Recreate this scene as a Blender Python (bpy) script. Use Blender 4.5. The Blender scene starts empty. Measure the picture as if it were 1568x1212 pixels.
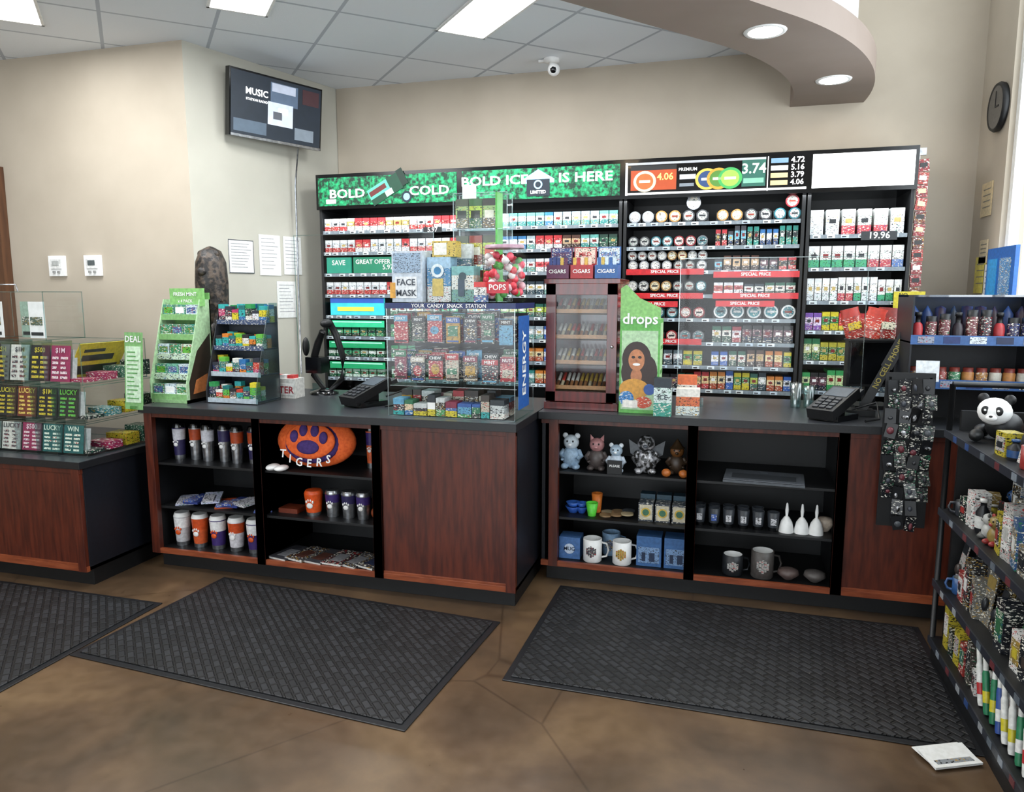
import bpy, math, random
from mathutils import Vector, Matrix, Euler
random.seed(11)
R = random.uniform
SC = bpy.context.scene
COL = SC.collection

# ------------------------------------------------------------------ materials
def lin(h):
    h = h.lstrip('#')
    o = []
    for i in (0, 2, 4):
        c = int(h[i:i+2], 16) / 255
        o.append(c / 12.92 if c <= 0.04045 else ((c + 0.055) / 1.055) ** 2.4)
    return (o[0], o[1], o[2], 1)

MATS = {}
def newmat(name):
    m = bpy.data.materials.new(name)
    m.use_nodes = True
    nt = m.node_tree
    bs = nt.nodes['Principled BSDF']
    MATS[name] = m
    return m, nt, bs

def noisy(name, h, h2, rough=.5, scale=30, stretch=(1, 1, 1), metal=0, bump=0, emit=0, detail=4, lo=.35, hi=.65, coat=0):
    m, nt, bs = newmat(name)
    N = nt.nodes; L = nt.links
    g = N.new('ShaderNodeNewGeometry')
    mp = N.new('ShaderNodeMapping'); mp.inputs['Scale'].default_value = stretch
    L.new(g.outputs['Position'], mp.inputs['Vector'])
    n = N.new('ShaderNodeTexNoise'); n.inputs['Scale'].default_value = scale; n.inputs['Detail'].default_value = detail
    L.new(mp.outputs[0], n.inputs['Vector'])
    r = N.new('ShaderNodeValToRGB')
    r.color_ramp.elements[0].position = lo; r.color_ramp.elements[0].color = lin(h)
    r.color_ramp.elements[1].position = hi; r.color_ramp.elements[1].color = lin(h2)
    L.new(n.outputs['Fac'], r.inputs[0])
    L.new(r.outputs[0], bs.inputs['Base Color'])
    bs.inputs['Roughness'].default_value = rough
    bs.inputs['Metallic'].default_value = metal
    if coat: bs.inputs['Coat Weight'].default_value = coat
    if emit:
        L.new(r.outputs[0], bs.inputs['Emission Color']); bs.inputs['Emission Strength'].default_value = emit
    if bump:
        b = N.new('ShaderNodeBump'); b.inputs['Strength'].default_value = bump; b.inputs['Distance'].default_value = .01
        L.new(n.outputs['Fac'], b.inputs['Height']); L.new(b.outputs[0], bs.inputs['Normal'])
    return m

def shade(h, k):
    h = h.lstrip('#')
    return '#' + ''.join('%02x' % max(0, min(255, int(int(h[i:i+2], 16) * k))) for i in (0, 2, 4))

def printed(name):
    """printed packaging: base ink with fine lettering / art blotches in a contrasting ink"""
    h = name[1:]; m, nt, bs = newmat(name); N = nt.nodes; L = nt.links
    c = lin(h); lum = .3 * c[0] + .6 * c[1] + .1 * c[2]
    alt = shade(h, .25) if lum > .22 else '#d8d4c8'
    alt2 = pick_det(h)
    g = N.new('ShaderNodeNewGeometry')
    mp = N.new('ShaderNodeMapping'); mp.inputs['Scale'].default_value = (1, 1, 2.4)
    L.new(g.outputs['Position'], mp.inputs['Vector'])
    n = N.new('ShaderNodeTexNoise'); n.inputs['Scale'].default_value = 75; n.inputs['Detail'].default_value = 3
    L.new(mp.outputs[0], n.inputs['Vector'])
    r = N.new('ShaderNodeValToRGB'); r.color_ramp.interpolation = 'CONSTANT'
    E = r.color_ramp.elements
    E[0].position = 0; E[0].color = lin(alt2)
    E[1].position = .38; E[1].color = c
    e = E.new(.585); e.color = lin(alt)
    L.new(n.outputs['Fac'], r.inputs[0]); L.new(r.outputs[0], bs.inputs['Base Color'])
    bs.inputs['Roughness'].default_value = .35
    return m
def pick_det(h):
    L_ = ['#a83030', '#284c88', '#b89038', '#2c7050', '#303238']
    return L_[int(h.lstrip('#'), 16) % 5]

def M(name):
    if name in MATS: return MATS[name]
    if name.startswith('#'):
        return noisy(name, shade(name, .92), shade(name, 1.06), rough=.42, scale=60)
    if name.startswith('p#'):
        return printed(name)
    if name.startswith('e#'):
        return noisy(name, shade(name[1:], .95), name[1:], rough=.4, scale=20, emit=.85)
    raise KeyError(name)

noisy('wood', '#3e170e', '#5c2616', rough=.36, scale=9, stretch=(5, 5, .6), detail=8, bump=.03)
noisy('wood_rail', '#74361e', '#904a2c', rough=.35, scale=9, stretch=(1, 5, 5), detail=8)
noisy('wood_dark', '#480e0c', '#681816', rough=.25, scale=9, stretch=(5, 5, .6), detail=8, coat=.4)
noisy('door_wood', '#4b3020', '#61402a', rough=.4, scale=8, stretch=(5, 5, .5), detail=6)
noisy('black', '#060709', '#0a0b0e', rough=.5, scale=40)
noisy('navy', '#080a12', '#0d111a', rough=.45, scale=40)
noisy('blackgloss', '#060708', '#0c0d10', rough=.14, scale=10)
noisy('laminate', '#282a2e', '#34363a', rough=.3, scale=180, detail=2)
noisy('laminate_edge', '#121316', '#191a1d', rough=.4, scale=100)
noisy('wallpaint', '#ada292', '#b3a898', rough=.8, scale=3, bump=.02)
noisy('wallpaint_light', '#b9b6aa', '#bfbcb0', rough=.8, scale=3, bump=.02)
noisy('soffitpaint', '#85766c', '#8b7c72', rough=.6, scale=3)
noisy('white', '#e4e4e2', '#efefee', rough=.5, scale=30)
noisy('paper', '#dcdcd8', '#e8e8e6', rough=.8, scale=60)
noisy('steel', '#8a8c90', '#b4b6ba', rough=.28, scale=40, metal=.9)
noisy('carved', '#14100f', '#4c4036', rough=.5, scale=34, bump=.6, lo=.45, hi=.6)
noisy('greenled', '#03281a', '#14a064', rough=.4, scale=42, emit=.9, detail=5, lo=.40, hi=.66)
noisy('whiteled', '#fafafa', '#ffffff', rough=.4, scale=3, emit=1.3)
noisy('lampwhite', '#ffffff', '#fffefc', rough=.4, scale=3, emit=7)
noisy('downlight', '#fff4e0', '#fffaf0', rough=.4, scale=3, emit=9)
noisy('baseboardm', '#2a2622', '#332e2a', rough=.5, scale=30)
noisy('orangefab', '#d8551c', '#ec6a2c', rough=.8, scale=60)
noisy('purplefab', '#35205e', '#452c70', rough=.8, scale=60)
noisy('silver_pattern', '#30302f', '#c8c8cc', rough=.3, scale=45, metal=.5, lo=.45, hi=.6)

def clear(name, tint, gl=.03, rough=.03):
    m, nt, bs = newmat(name)
    N = nt.nodes; L = nt.links
    N.remove(bs)
    out = N['Material Output']
    t = N.new('ShaderNodeBsdfTransparent'); t.inputs[0].default_value = tint
    g = N.new('ShaderNodeBsdfGlossy'); g.inputs['Roughness'].default_value = rough
    n = N.new('ShaderNodeTexNoise'); n.inputs['Scale'].default_value = 3
    a = N.new('ShaderNodeMath'); a.operation = 'MULTIPLY_ADD'
    L.new(n.outputs['Fac'], a.inputs[0]); a.inputs[1].default_value = gl * .6; a.inputs[2].default_value = gl * .7
    mx = N.new('ShaderNodeMixShader')
    L.new(a.outputs[0], mx.inputs[0]); L.new(t.outputs[0], mx.inputs[1]); L.new(g.outputs[0], mx.inputs[2])
    L.new(mx.outputs[0], out.inputs['Surface'])
clear('acrylic', (.975, .985, .985, 1), gl=.03)
clear('acrylic_edge', (.70, .84, .84, 1), gl=.2, rough=.2)
clear('acrylic_blue', (.25, .5, .85, 1), gl=.2)
clear('glass', (.93, .96, .97, 1), gl=.04)

def ceil_mat():
    m, nt, bs = newmat('ceiling_tile')
    N = nt.nodes; L = nt.links
    g = N.new('ShaderNodeNewGeometry')
    mp = N.new('ShaderNodeMapping'); mp.vector_type = 'TEXTURE'
    mp.inputs['Location'].default_value = (-1.739, 4.44, 0)
    mp.inputs['Rotation'].default_value = (0, 0, math.radians(43))
    L.new(g.outputs['Position'], mp.inputs[0])
    br = N.new('ShaderNodeTexBrick'); br.offset = 0; br.squash = 1
    br.inputs['Scale'].default_value = 1
    br.inputs['Brick Width'].default_value = .61; br.inputs['Row Height'].default_value = .61
    br.inputs['Mortar Size'].default_value = .011; br.inputs['Mortar Smooth'].default_value = .1
    br.inputs['Color1'].default_value = lin('#e6ebf0'); br.inputs['Color2'].default_value = lin('#e0e5eb')
    br.inputs['Mortar'].default_value = lin('#b4bbc4')
    L.new(mp.outputs[0], br.inputs['Vector'])
    n = N.new('ShaderNodeTexNoise'); n.inputs['Scale'].default_value = 120
    L.new(g.outputs['Position'], n.inputs['Vector'])
    L.new(br.outputs['Color'], bs.inputs['Base Color'])
    b = N.new('ShaderNodeBump'); b.inputs['Strength'].default_value = .15; b.inputs['Distance'].default_value = .01
    L.new(n.outputs['Fac'], b.inputs['Height']); L.new(b.outputs[0], bs.inputs['Normal'])
    bs.inputs['Roughness'].default_value = .9
ceil_mat()

def floor_mat():
    m, nt, bs = newmat('stained_concrete')
    N = nt.nodes; L = nt.links
    g = N.new('ShaderNodeNewGeometry')
    n = N.new('ShaderNodeTexNoise'); n.inputs['Scale'].default_value = 1.6; n.inputs['Detail'].default_value = 9; n.inputs['Distortion'].default_value = .6
    n2 = N.new('ShaderNodeTexNoise'); n2.inputs['Scale'].default_value = 14; n2.inputs['Detail'].default_value = 8
    L.new(g.outputs['Position'], n.inputs['Vector']); L.new(g.outputs['Position'], n2.inputs['Vector'])
    r = N.new('ShaderNodeValToRGB')
    r.color_ramp.elements[0].position = .3; r.color_ramp.elements[0].color = lin('#3a2e22')
    r.color_ramp.elements[1].position = .72; r.color_ramp.elements[1].color = lin('#6e583f')
    e = r.color_ramp.elements.new(.5); e.color = lin('#54412f')
    L.new(n.outputs['Fac'], r.inputs[0])
    mx = N.new('ShaderNodeMix'); mx.data_type = 'RGBA'; mx.blend_type = 'OVERLAY'; mx.inputs[0].default_value = .3
    L.new(r.outputs[0], mx.inputs[6]); L.new(n2.outputs['Fac'], mx.inputs[7])
    v = N.new('ShaderNodeTexVoronoi'); v.feature = 'DISTANCE_TO_EDGE'; v.inputs['Scale'].default_value = .55
    L.new(g.outputs['Position'], v.inputs['Vector'])
    cr = N.new('ShaderNodeValToRGB'); cr.color_ramp.elements[0].position = .0; cr.color_ramp.elements[0].color = (.45, .4, .35, 1)
    cr.color_ramp.elements[1].position = .003; cr.color_ramp.elements[1].color = (1, 1, 1, 1)
    L.new(v.outputs['Distance'], cr.inputs[0])
    m2 = N.new('ShaderNodeMix'); m2.data_type = 'RGBA'; m2.blend_type = 'MULTIPLY'; m2.inputs[0].default_value = .7
    L.new(mx.outputs[2], m2.inputs[6]); L.new(cr.outputs[0], m2.inputs[7])
    L.new(m2.outputs[2], bs.inputs['Base Color'])
    rr = N.new('ShaderNodeMapRange'); rr.inputs[3].default_value = .22; rr.inputs[4].default_value = .42
    L.new(n2.outputs['Fac'], rr.inputs[0]); L.new(rr.outputs[0], bs.inputs['Roughness'])
    bs.inputs['Coat Weight'].default_value = .15; bs.inputs['Coat Roughness'].default_value = .2
floor_mat()

def mat_mat():
    m, nt, bs = newmat('rubber_mat')
    N = nt.nodes; L = nt.links
    g = N.new('ShaderNodeNewGeometry')
    mp = N.new('ShaderNodeMapping'); mp.inputs['Rotation'].default_value = (0, 0, math.radians(45))
    L.new(g.outputs['Position'], mp.inputs[0])
    br = N.new('ShaderNodeTexBrick'); br.offset = .5
    br.inputs['Scale'].default_value = 1; br.inputs['Brick Width'].default_value = .06; br.inputs['Row Height'].default_value = .036
    br.inputs['Mortar Size'].default_value = .007; br.inputs['Mortar Smooth'].default_value = .6
    br.inputs['Color1'].default_value = lin('#26272a'); br.inputs['Color2'].default_value = lin('#121315')
    br.inputs['Mortar'].default_value = lin('#0a0a0b')
    L.new(mp.outputs[0], br.inputs['Vector'])
    L.new(br.outputs['Color'], bs.inputs['Base Color'])
    b = N.new('ShaderNodeBump'); b.inputs['Strength'].default_value = .9; b.inputs['Distance'].default_value = .008; b.invert = True
    L.new(br.outputs['Fac'], b.inputs['Height']); L.new(b.outputs[0], bs.inputs['Normal'])
    bs.inputs['Roughness'].default_value = .5
mat_mat()

# ------------------------------------------------------------------ builder
_txt = {}
def text_geo(s):
    if s in _txt: return _txt[s]
    cu = bpy.data.curves.new('t', 'FONT'); cu.body = s; cu.size = 1; cu.align_x = 'CENTER'; cu.align_y = 'CENTER'; cu.resolution_u = 2
    cu.offset = .018
    ob = bpy.data.objects.new('t', cu); COL.objects.link(ob)
    dg = bpy.context.evaluated_depsgraph_get(); dg.update()
    me = bpy.data.meshes.new_from_object(ob.evaluated_get(dg))
    g = ([v.co.copy() for v in me.vertices], [tuple(p.vertices) for p in me.polygons])
    bpy.data.objects.remove(ob); bpy.data.curves.remove(cu); bpy.data.meshes.remove(me)
    _txt[s] = g
    return g

FR = Matrix.Rotation(math.pi / 2, 4, 'X')           # faces -Y
def pr(c): return 'p' + c if c.startswith('#') else c
class B:
    def __init__(s, name):
        s.name = name; s.v = []; s.f = []; s.m = []; s.sm = []; s.names = []; s.T = Matrix.Identity(4)
    def mi(s, n):
        if n not in s.names: s.names.append(n)
        return s.names.index(n)
    def add(s, vs, fs, mat, smooth=False, T=None):
        o = len(s.v); TT = s.T @ T if T is not None else s.T
        s.v += [TT @ Vector(p) for p in vs]
        if isinstance(mat, str): mat = [mat] * len(fs)
        for f, m in zip(fs, mat):
            s.f.append(tuple(i + o for i in f)); s.m.append(s.mi(m)); s.sm.append(smooth)
    def at(s, x=0, y=0, z=0, rz=0, rx=0, ry=0, k=1):
        s.T = Matrix.Translation((x, y, z)) @ Euler((math.radians(rx), math.radians(ry), math.radians(rz))).to_matrix().to_4x4() @ Matrix.Diagonal((k, k, k, 1))
        return s
    def box(s, x0, x1, y0, y1, z0, z1, mat, front=None, T=None):
        vs = [(x0, y0, z0), (x1, y0, z0), (x1, y1, z0), (x0, y1, z0), (x0, y0, z1), (x1, y0, z1), (x1, y1, z1), (x0, y1, z1)]
        fs = [(0, 3, 2, 1), (4, 5, 6, 7), (0, 1, 5, 4), (1, 2, 6, 5), (2, 3, 7, 6), (3, 0, 4, 7)]
        ms = [mat] * 6
        if front: ms[2] = front
        s.add(vs, fs, ms, T=T)
    def pack(s, x, y, z, w, d, h, top, mid, bot, a=.35, b=.75):
        s.box(x, x + w, y, y + d, z, z + h * a, pr(bot))
        s.box(x, x + w, y, y + d, z + h * a, z + h * b, pr(mid))
        s.box(x, x + w, y, y + d, z + h * b, z + h, top)
    def quad(s, a, b_, c, d, mat): s.add([a, b_, c, d], [(0, 1, 2, 3)], mat)
    def lathe(s, prof, mat, n=20, T=None, smooth=True):
        vs = []; fs = []; ms = []
        for r, z in prof:
            for i in range(n):
                a = 2 * math.pi * i / n
                vs.append((r * math.cos(a), r * math.sin(a), z))
        for j in range(len(prof) - 1):
            for i in range(n):
                k = (i + 1) % n
                fs.append((j * n + i, j * n + k, (j + 1) * n + k, (j + 1) * n + i))
                ms.append(mat if isinstance(mat, str) else mat[j])
        s.add(vs, fs, ms, smooth, T)
        last = mat if isinstance(mat, str) else mat[-1]; first = mat if isinstance(mat, str) else mat[0]
        if prof[0][0] > 1e-5: s.add(vs[:n], [tuple(range(n - 1, -1, -1))], first, False, T)
        if prof[-1][0] > 1e-5: s.add(vs[-n:], [tuple(range(n))], last, False, T)
    def cyl(s, x, y, z, r, h, mat, n=18, r2=None, T=None):
        r2 = r if r2 is None else r2
        TT = Matrix.Translation((x, y, z)); TT = TT @ T if T is not None else TT
        s.lathe([(r, 0), (r2, h)], mat, n, TT)
    def ell(s, x, y, z, rx, ry, rz, mat, n=14, k=9, T=None):
        prof = [(math.sin(math.pi * i / k), -math.cos(math.pi * i / k)) for i in range(k + 1)]
        prof[0] = (0.0001, -1); prof[-1] = (0.0001, 1)
        TT = Matrix.Translation((x, y, z))
        if T is not None: TT = TT @ T
        s.lathe(prof, mat, n, TT @ Matrix.Diagonal((rx, ry, rz, 1)))
    def tube(s, pts, r, mat, n=8):
        pts = [Vector(p) for p in pts]; vs = []; fs = []
        rr = r if isinstance(r, (list, tuple)) else [r] * len(pts)
        for i, p in enumerate(pts):
            d = (pts[min(i + 1, len(pts) - 1)] - pts[max(i - 1, 0)]).normalized()
            u = d.cross(Vector((0, 0, 1)))
            if u.length < .05: u = d.cross(Vector((0, 1, 0)))
            u.normalize(); w = d.cross(u)
            for j in range(n):
                a = 2 * math.pi * j / n
                vs.append(p + (u * math.cos(a) + w * math.sin(a)) * rr[i])
        for i in range(len(pts) - 1):
            for j in range(n):
                k = (j + 1) % n
                fs.append((i * n + j, i * n + k, (i + 1) * n + k, (i + 1) * n + j))
        fs.append(tuple(range(n))); fs.append(tuple(range(len(vs) - 1, len(vs) - n - 1, -1)))
        s.add(vs, fs, mat, True)
    def prism(s, poly, z0, z1, mat, T=None):
        n = len(poly)
        vs = [(p[0], p[1], z0) for p in poly] + [(p[0], p[1], z1) for p in poly]
        fs = [tuple(range(n - 1, -1, -1)), tuple(range(n, 2 * n))] + [(i, (i + 1) % n, n + (i + 1) % n, n + i) for i in range(n)]
        s.add(vs, fs, mat, T=T)
    def text(s, t, x, y, z, size, mat, T=None, sx=1):
        vs, fs = text_geo(t)
        TT = Matrix.Translation((x, y, z)) @ (T if T is not None else FR) @ Matrix.Diagonal((size * sx, size, size, 1))
        s.add(vs, fs, mat, T=TT)
    def disc(s, x, y, z, r, mat, T=None, n=16, sx=1, sy=1):
        TT = Matrix.Translation((x, y, z)) @ (T if T is not None else FR)
        s.add([(r * sx * math.cos(2 * math.pi * i / n), r * sy * math.sin(2 * math.pi * i / n), 0) for i in range(n)], [tuple(range(n))], mat, T=TT)
    def done(s, bevel=0, keep=False):
        me = bpy.data.meshes.new(s.name)
        if not s.v: return None
        lo = Vector([min(p[i] for p in s.v) for i in range(3)]); hi = Vector([max(p[i] for p in s.v) for i in range(3)])
        c = Vector(((lo.x + hi.x) / 2, (lo.y + hi.y) / 2, lo.z))
        me.from_pydata([tuple(p - c) for p in s.v], [], s.f)
        for n in s.names: me.materials.append(M(n))
        me.polygons.foreach_set('material_index', s.m)
        me.polygons.foreach_set('use_smooth', s.sm)
        me.update()
        ob = bpy.data.objects.new(s.name, me); ob.location = c
        COL.objects.link(ob)
        if bevel:
            b = ob.modifiers.new('bevel', 'BEVEL'); b.width = bevel; b.segments = 2; b.limit_method = 'ANGLE'
        return ob

def pick(l): return random.choice(l)
SIDE = Matrix(((0, 0, 1, 0), (1, 0, 0, 0), (0, 1, 0, 0), (0, 0, 0, 1)))   # prism profile (y,z) extruded in x

# ------------------------------------------------------------------ room shell
HC = 4.2
WR = 1.50
WE = 4.93
b = B('floor'); b.box(-6.1, WR + .12, -3.1, 5.6, -.1, 0, 'stained_concrete'); b.done()
b = B('wall_back'); b.box(-3.0, WR, 5.45, 5.57, 0, HC, 'wallpaint'); b.done()
b = B('wall_left'); b.box(-6.0, -3.375, 4.17, 4.29, 0, HC, 'wallpaint'); b.done()
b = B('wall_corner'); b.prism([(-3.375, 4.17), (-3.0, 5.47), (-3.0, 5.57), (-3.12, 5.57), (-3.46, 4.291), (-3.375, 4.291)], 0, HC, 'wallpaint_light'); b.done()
b = B('wall_side'); b.box(-6.12, -6.0, -3, 4.29, 0, HC, 'wallpaint'); b.done()
b = B('wall_right')
b.box(WR, WR + .12, WE, 5.57, 0, HC, 'wallpaint')
b.box(WR, WR + .12, 1.2, WE, 0, 1.3, 'wallpaint'); b.box(WR, WR + .12, 1.2, WE, 3.7, HC, 'wallpaint')
b.box(WR, WR + .12, -3, 1.2, 0, HC, 'wallpaint'); b.done()
b = B('window_1')
for y in (1.2, 3.0, WE - .05): b.box(WR + .03, WR + .08, y, y + .05, 1.3, 3.7, 'white')
b.box(WR + .03, WR + .08, 1.2, WE, 1.3, 1.35, 'white'); b.box(WR + .03, WR + .08, 1.2, WE, 3.65, 3.7, 'white')
b.quad((WR + .05, 1.25, 1.35), (WR + .05, WE - .05, 1.35), (WR + .05, WE - .05, 3.65), (WR + .05, 1.25, 3.65), 'glass'); b.done()
b = B('wall_front')
b.box(-6.12, -5.2, -3.12, -3, 0, HC, 'wallpaint'); b.box(1.0, WR + .12, -3.12, -3, 0, HC, 'wallpaint')
b.box(-5.2, 1.0, -3.12, -3, 0, .4, 'wallpaint'); b.box(-5.2, 1.0, -3.12, -3, 3.2, HC, 'wallpaint'); b.done()
b = B('window_2')
for i in range(5):
    x = -5.2 + i * 1.5375; b.box(x, x + .05, -3.08, -3.03, .4, 3.2, 'steel')
b.box(-5.2, 1, -3.08, -3.03, .4, .45, 'steel'); b.box(-5.2, 1, -3.08, -3.03, 3.15, 3.2, 'steel')
b.quad((-5.2, -3.055, .45), (1, -3.055, .45), (1, -3.055, 3.15), (-5.2, -3.055, 3.15), 'glass'); b.done()
b = B('door_1')
b.box(-5.85, -5.0, 4.115, 4.165, .01, 2.42, 'door_wood')
b.box(-5.92, -5.85, 4.10, 4.168, 0, 2.49, 'baseboardm'); b.box(-4.99, -4.92, 4.10, 4.168, 0, 2.49, 'door_wood'); b.box(-5.85, -4.99, 4.10, 4.168, 2.42, 2.49, 'baseboardm')
b.cyl(-5.1, 4.115, 1.0, .02, .05, 'steel', T=FR); b.ell(-5.1, 4.05, 1.0, .03, .02, .03, 'steel'); b.done()
b = B('baseboard_left'); b.box(-4.92, -3.38, 4.155, 4.169, 0, .1, 'baseboardm'); b.done()
b = B('baseboard_back'); b.box(-2.99, WR - .01, 5.435, 5.449, 0, .1, 'baseboardm'); b.done()

C0 = (-1.65, 5.3)
def path(Rr):
    p = []
    top = math.degrees(math.asin(.15 / Rr))
    n = 40
    for i in range(n + 1):
        a = math.radians(top + (-40 - top) * i / n)
        p.append((C0[0] + Rr * math.cos(a), C0[1] + Rr * math.sin(a)))
    x, y = p[-1]
    for k in (1, 2, 3.5, 5, 6.5):
        p.append((x - .643 * k, y - .766 * k))
    p.append((x - .643 * (y + 3) / .766, -3.0))
    return p
def band(b, r0, r1, z0, z1, mat):
    p, q = path(r0), path(r1); n = len(p)
    vs = []
    for i in range(n):
        vs += [(p[i][0], p[i][1], z0), (q[i][0], q[i][1], z0), (q[i][0], q[i][1], z1), (p[i][0], p[i][1], z1)]
    fs = []
    for i in range(n - 1):
        for j in range(4):
            k = (j + 1) % 4
            fs.append((i * 4 + j, (i + 1) * 4 + j, (i + 1) * 4 + k, i * 4 + k))
    fs += [(0, 1, 2, 3), tuple((n - 1) * 4 + j for j in (3, 2, 1, 0))]
    b.add(vs, fs, mat)
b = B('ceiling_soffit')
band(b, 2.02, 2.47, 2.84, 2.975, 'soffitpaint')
band(b, 2.30, 2.36, 2.975, HC, 'white')
b.done()
b = B('ceiling')
pp = path(2.3)
poly = pp + [(-6.0, -3.0), (-6.0, 4.17), (-3.375, 4.17), (-3.0, 5.45)]
b.prism(poly[::-1], 3.2, 3.23, 'ceiling_tile')
b.box(-6.12, WR + .12, -3.12, 5.57, HC, HC + .05, 'white'); b.done()

def downlight(x, y):
    b = B('recessed_downlight'); b.at(x, y, 2.84)
    b.lathe([(.075, -.004), (.095, -.006), (.1, 0)], 'white', 28)
    b.lathe([(.0001, -.0045), (.078, -.0045)], 'downlight', 28); b.done()
    l = bpy.data.lights.new('downlight_lamp', 'SPOT'); l.energy = 26; l.spot_size = 2.0; l.spot_blend = .6; l.shadow_soft_size = .08; l.color = (1, .95, .86)
    o = bpy.data.objects.new('downlight_lamp', l); o.location = (x, y, 2.82); COL.objects.link(o)
downlight(.558, 4.849); downlight(.134, 3.898); downlight(-.93, 2.66)

def tlight(x, y, w=.3, L=1.2, e=34):
    a = math.radians(43)
    b = B('fluorescent_ceiling_light'); b.at(x, y, 3.2, rz=43)
    b.box(0, w, -L, 0, -.006, -.001, 'lampwhite')
    b.box(-.015, 0, -L - .015, .015, -.01, -.001, 'white'); b.box(w, w + .015, -L - .015, .015, -.01, -.001, 'white')
    b.box(-.015, w + .015, 0, .015, -.01, -.001, 'white'); b.box(-.015, w + .015, -L - .015, -L, -.01, -.001, 'white'); b.done()
    l = bpy.data.lights.new('ceiling_lamp', 'AREA'); l.shape = 'RECTANGLE'; l.size = w; l.size_y = L; l.energy = e; l.color = (.95, .98, 1)
    o = bpy.data.objects.new('ceiling_lamp', l)
    c = Matrix.Translation((x, y, 3.18)) @ Matrix.Rotation(a, 4, 'Z') @ Vector((w / 2, -L / 2, 0)); o.location = c
    o.rotation_euler = (0, 0, a); COL.objects.link(o)
tlight(-1.739, 4.44); tlight(-2.83, 3.74); tlight(-4.2, 3.5); tlight(-4.3, 1.2)

# ------------------------------------------------------------------ mats
def floor_mat_obj(cx, cy, w, h, rz):
    b = B('rubber_floor_mat'); b.at(cx, cy, 0, rz=rz)
    b.box(-w / 2, w / 2, -h / 2, h / 2, 0.001, .006, 'laminate_edge')
    b.box(-w / 2 + .03, w / 2 - .03, -h / 2 + .03, h / 2 - .03, .006, .012, 'rubber_mat'); b.done(bevel=.002)
floor_mat_obj(-1.885, 2.875, 1.69, .98, -4.2)
floor_mat_obj(-3.64, 2.53, 1.74, 1.0, 0)
floor_mat_obj(.06, 3.29, 1.78, 1.06, -1)

# ------------------------------------------------------------------ counters
TOP = .97
def counter(name, x0, x1, y0, y1, bays, top=TOP, overh=.03):
    b = B(name)
    b.box(x0 + .02, x1 - .02, y0 + .06, y1, 0, .1, 'black')
    b.box(x0, x1, y0 + .02, y1, .1, .12, 'black')
    b.box(x0, x1, y0 + .52, y0 + .54, .12, top - .04, 'black')
    b.box(x0, x1, y1 - .02, y1, .1, top - .04, 'navy')
    b.box(x0, x0 + .02, y0 + .02, y1, .1, top - .04, 'navy'); b.box(x1 - .02, x1, y0 + .02, y1, .1, top - .04, 'navy')
    b.box(x0 - .01, x1 + .01, y0 - overh, y1 + .02, top - .038, top, 'laminate_edge')
    b.box(x0 - .009, x1 + .009, y0 - overh + .001, y1 + .019, top, top + .002, 'laminate')
    b.box(x0, x1, y0, y0 + .02, .095, .125, 'wood_rail')
    b.box(x0, x1, y0, y0 + .02, top - .065, top - .038, 'wood')
    for xa, xb, kind in bays:
        for xx in (xa, xb): b.box(max(xx - .026, x0), min(xx + .026, x1), y0 - .004, y0 + .03, .095, top - .038, 'wood')
        if kind == 'open':
            for xx in (xa, xb): b.box(max(x0, xx - .012), min(x1, xx + .012), y0 + .03, y0 + .52, .12, top - .038, 'black')
            for z in (.36, .62): b.box(xa + .012, xb - .012, y0 + .03, y0 + .52, z, z + .014, 'black')
        else:
            b.box(xa + .02, xb - .02, y0 + .008, y0 + .028, .12, top - .06, 'wood')
            b.box(xa + .02, xb - .02, y0 + .002, y0 + .02, .122, .138, 'wood_rail')
    return b
b = counter('checkout_counter', -3.2, -.97, 3.45, 4.36, [(-3.17, -2.455, 'open'), (-2.455, -1.73, 'open'), (-1.73, -.996, 'closed')])
b.done(bevel=.002)
b = counter('checkout_counter', -.945, WR - .02, 3.88, 4.7, [(-.875, -.135, 'open'), (-.135, .59, 'open'), (.59, 1.3, 'closed')])
b.done(bevel=.002)
b = counter('low_service_counter', -5.0, -3.3, 3.08, 3.95, [(-4.97, -4.1, 'closed'), (-4.1, -3.33, 'closed')], top=.71, overh=.01)
b.done(bevel=.002)

# ------------------------------------------------------------------ back shelving
UY = 5.0
def unit(x0, x1, zs):
    b = B('tobacco_display_shelf')
    b.box(x0, x0 + .02, UY, 5.43, 0, 2.22, 'black'); b.box(x1 - .02, x1, UY, 5.43, 0, 2.22, 'black')
    b.box(x0, x1, 5.40, 5.43, 0, 2.22, 'black'); b.box(x0, x1, UY, 5.43, 0, .12, 'black')
    for z in zs + [.83, .55, .3]:
        b.box(x0 + .02, x1 - .02, UY + .01, 5.40, z - .018, z - .003, 'black')
        b.box(x0 + .025, x1 - .025, UY - .002, UY + .01, z - .026, z - .002, '#7c868e')
        x = x0 + .04
        while x < x1 - .09:
            b.box(x, x + .045, UY - .004, UY - .002, z - .024, z - .004, pick(['#e0e8ec', '#c8d8e4', '#d0dce0', '#b8c8d8', '#d8dcdc'])) 
            b.box(x + .006, x + .03, UY - .0047, UY - .004, z - .02, z - .012, '#333338'); x += R(.055, .13)
    b.box(x0 - .005, x1 + .005, UY - .03, 5.43, 2.22, 2.47, 'blackgloss')
    return b
def header(b, x0, x1, mat):
    b.box(x0 + .015, x1 - .015, UY - .034, UY - .03, 2.245, 2.445, mat)
HY = UY - .037
Z8 = [2.07, 1.915, 1.76, 1.605, 1.45, 1.295, 1.14, .985]
U = [-2.92, -1.80, -.667, .466, 1.06]
b = unit(U[0], U[1] - .01, Z8); header(b, U[0], U[1] - .01, 'greenled')
b.text('BOLD', -2.67, HY, 2.325, .085, 'whiteled', sx=1.3); b.text('COLD', -2.03, HY, 2.325, .085, 'whiteled', sx=1.3)
T = Matrix.Translation((-2.36, HY, 2.355)) @ Matrix.Rotation(math.radians(-28), 4, 'Y')
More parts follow.
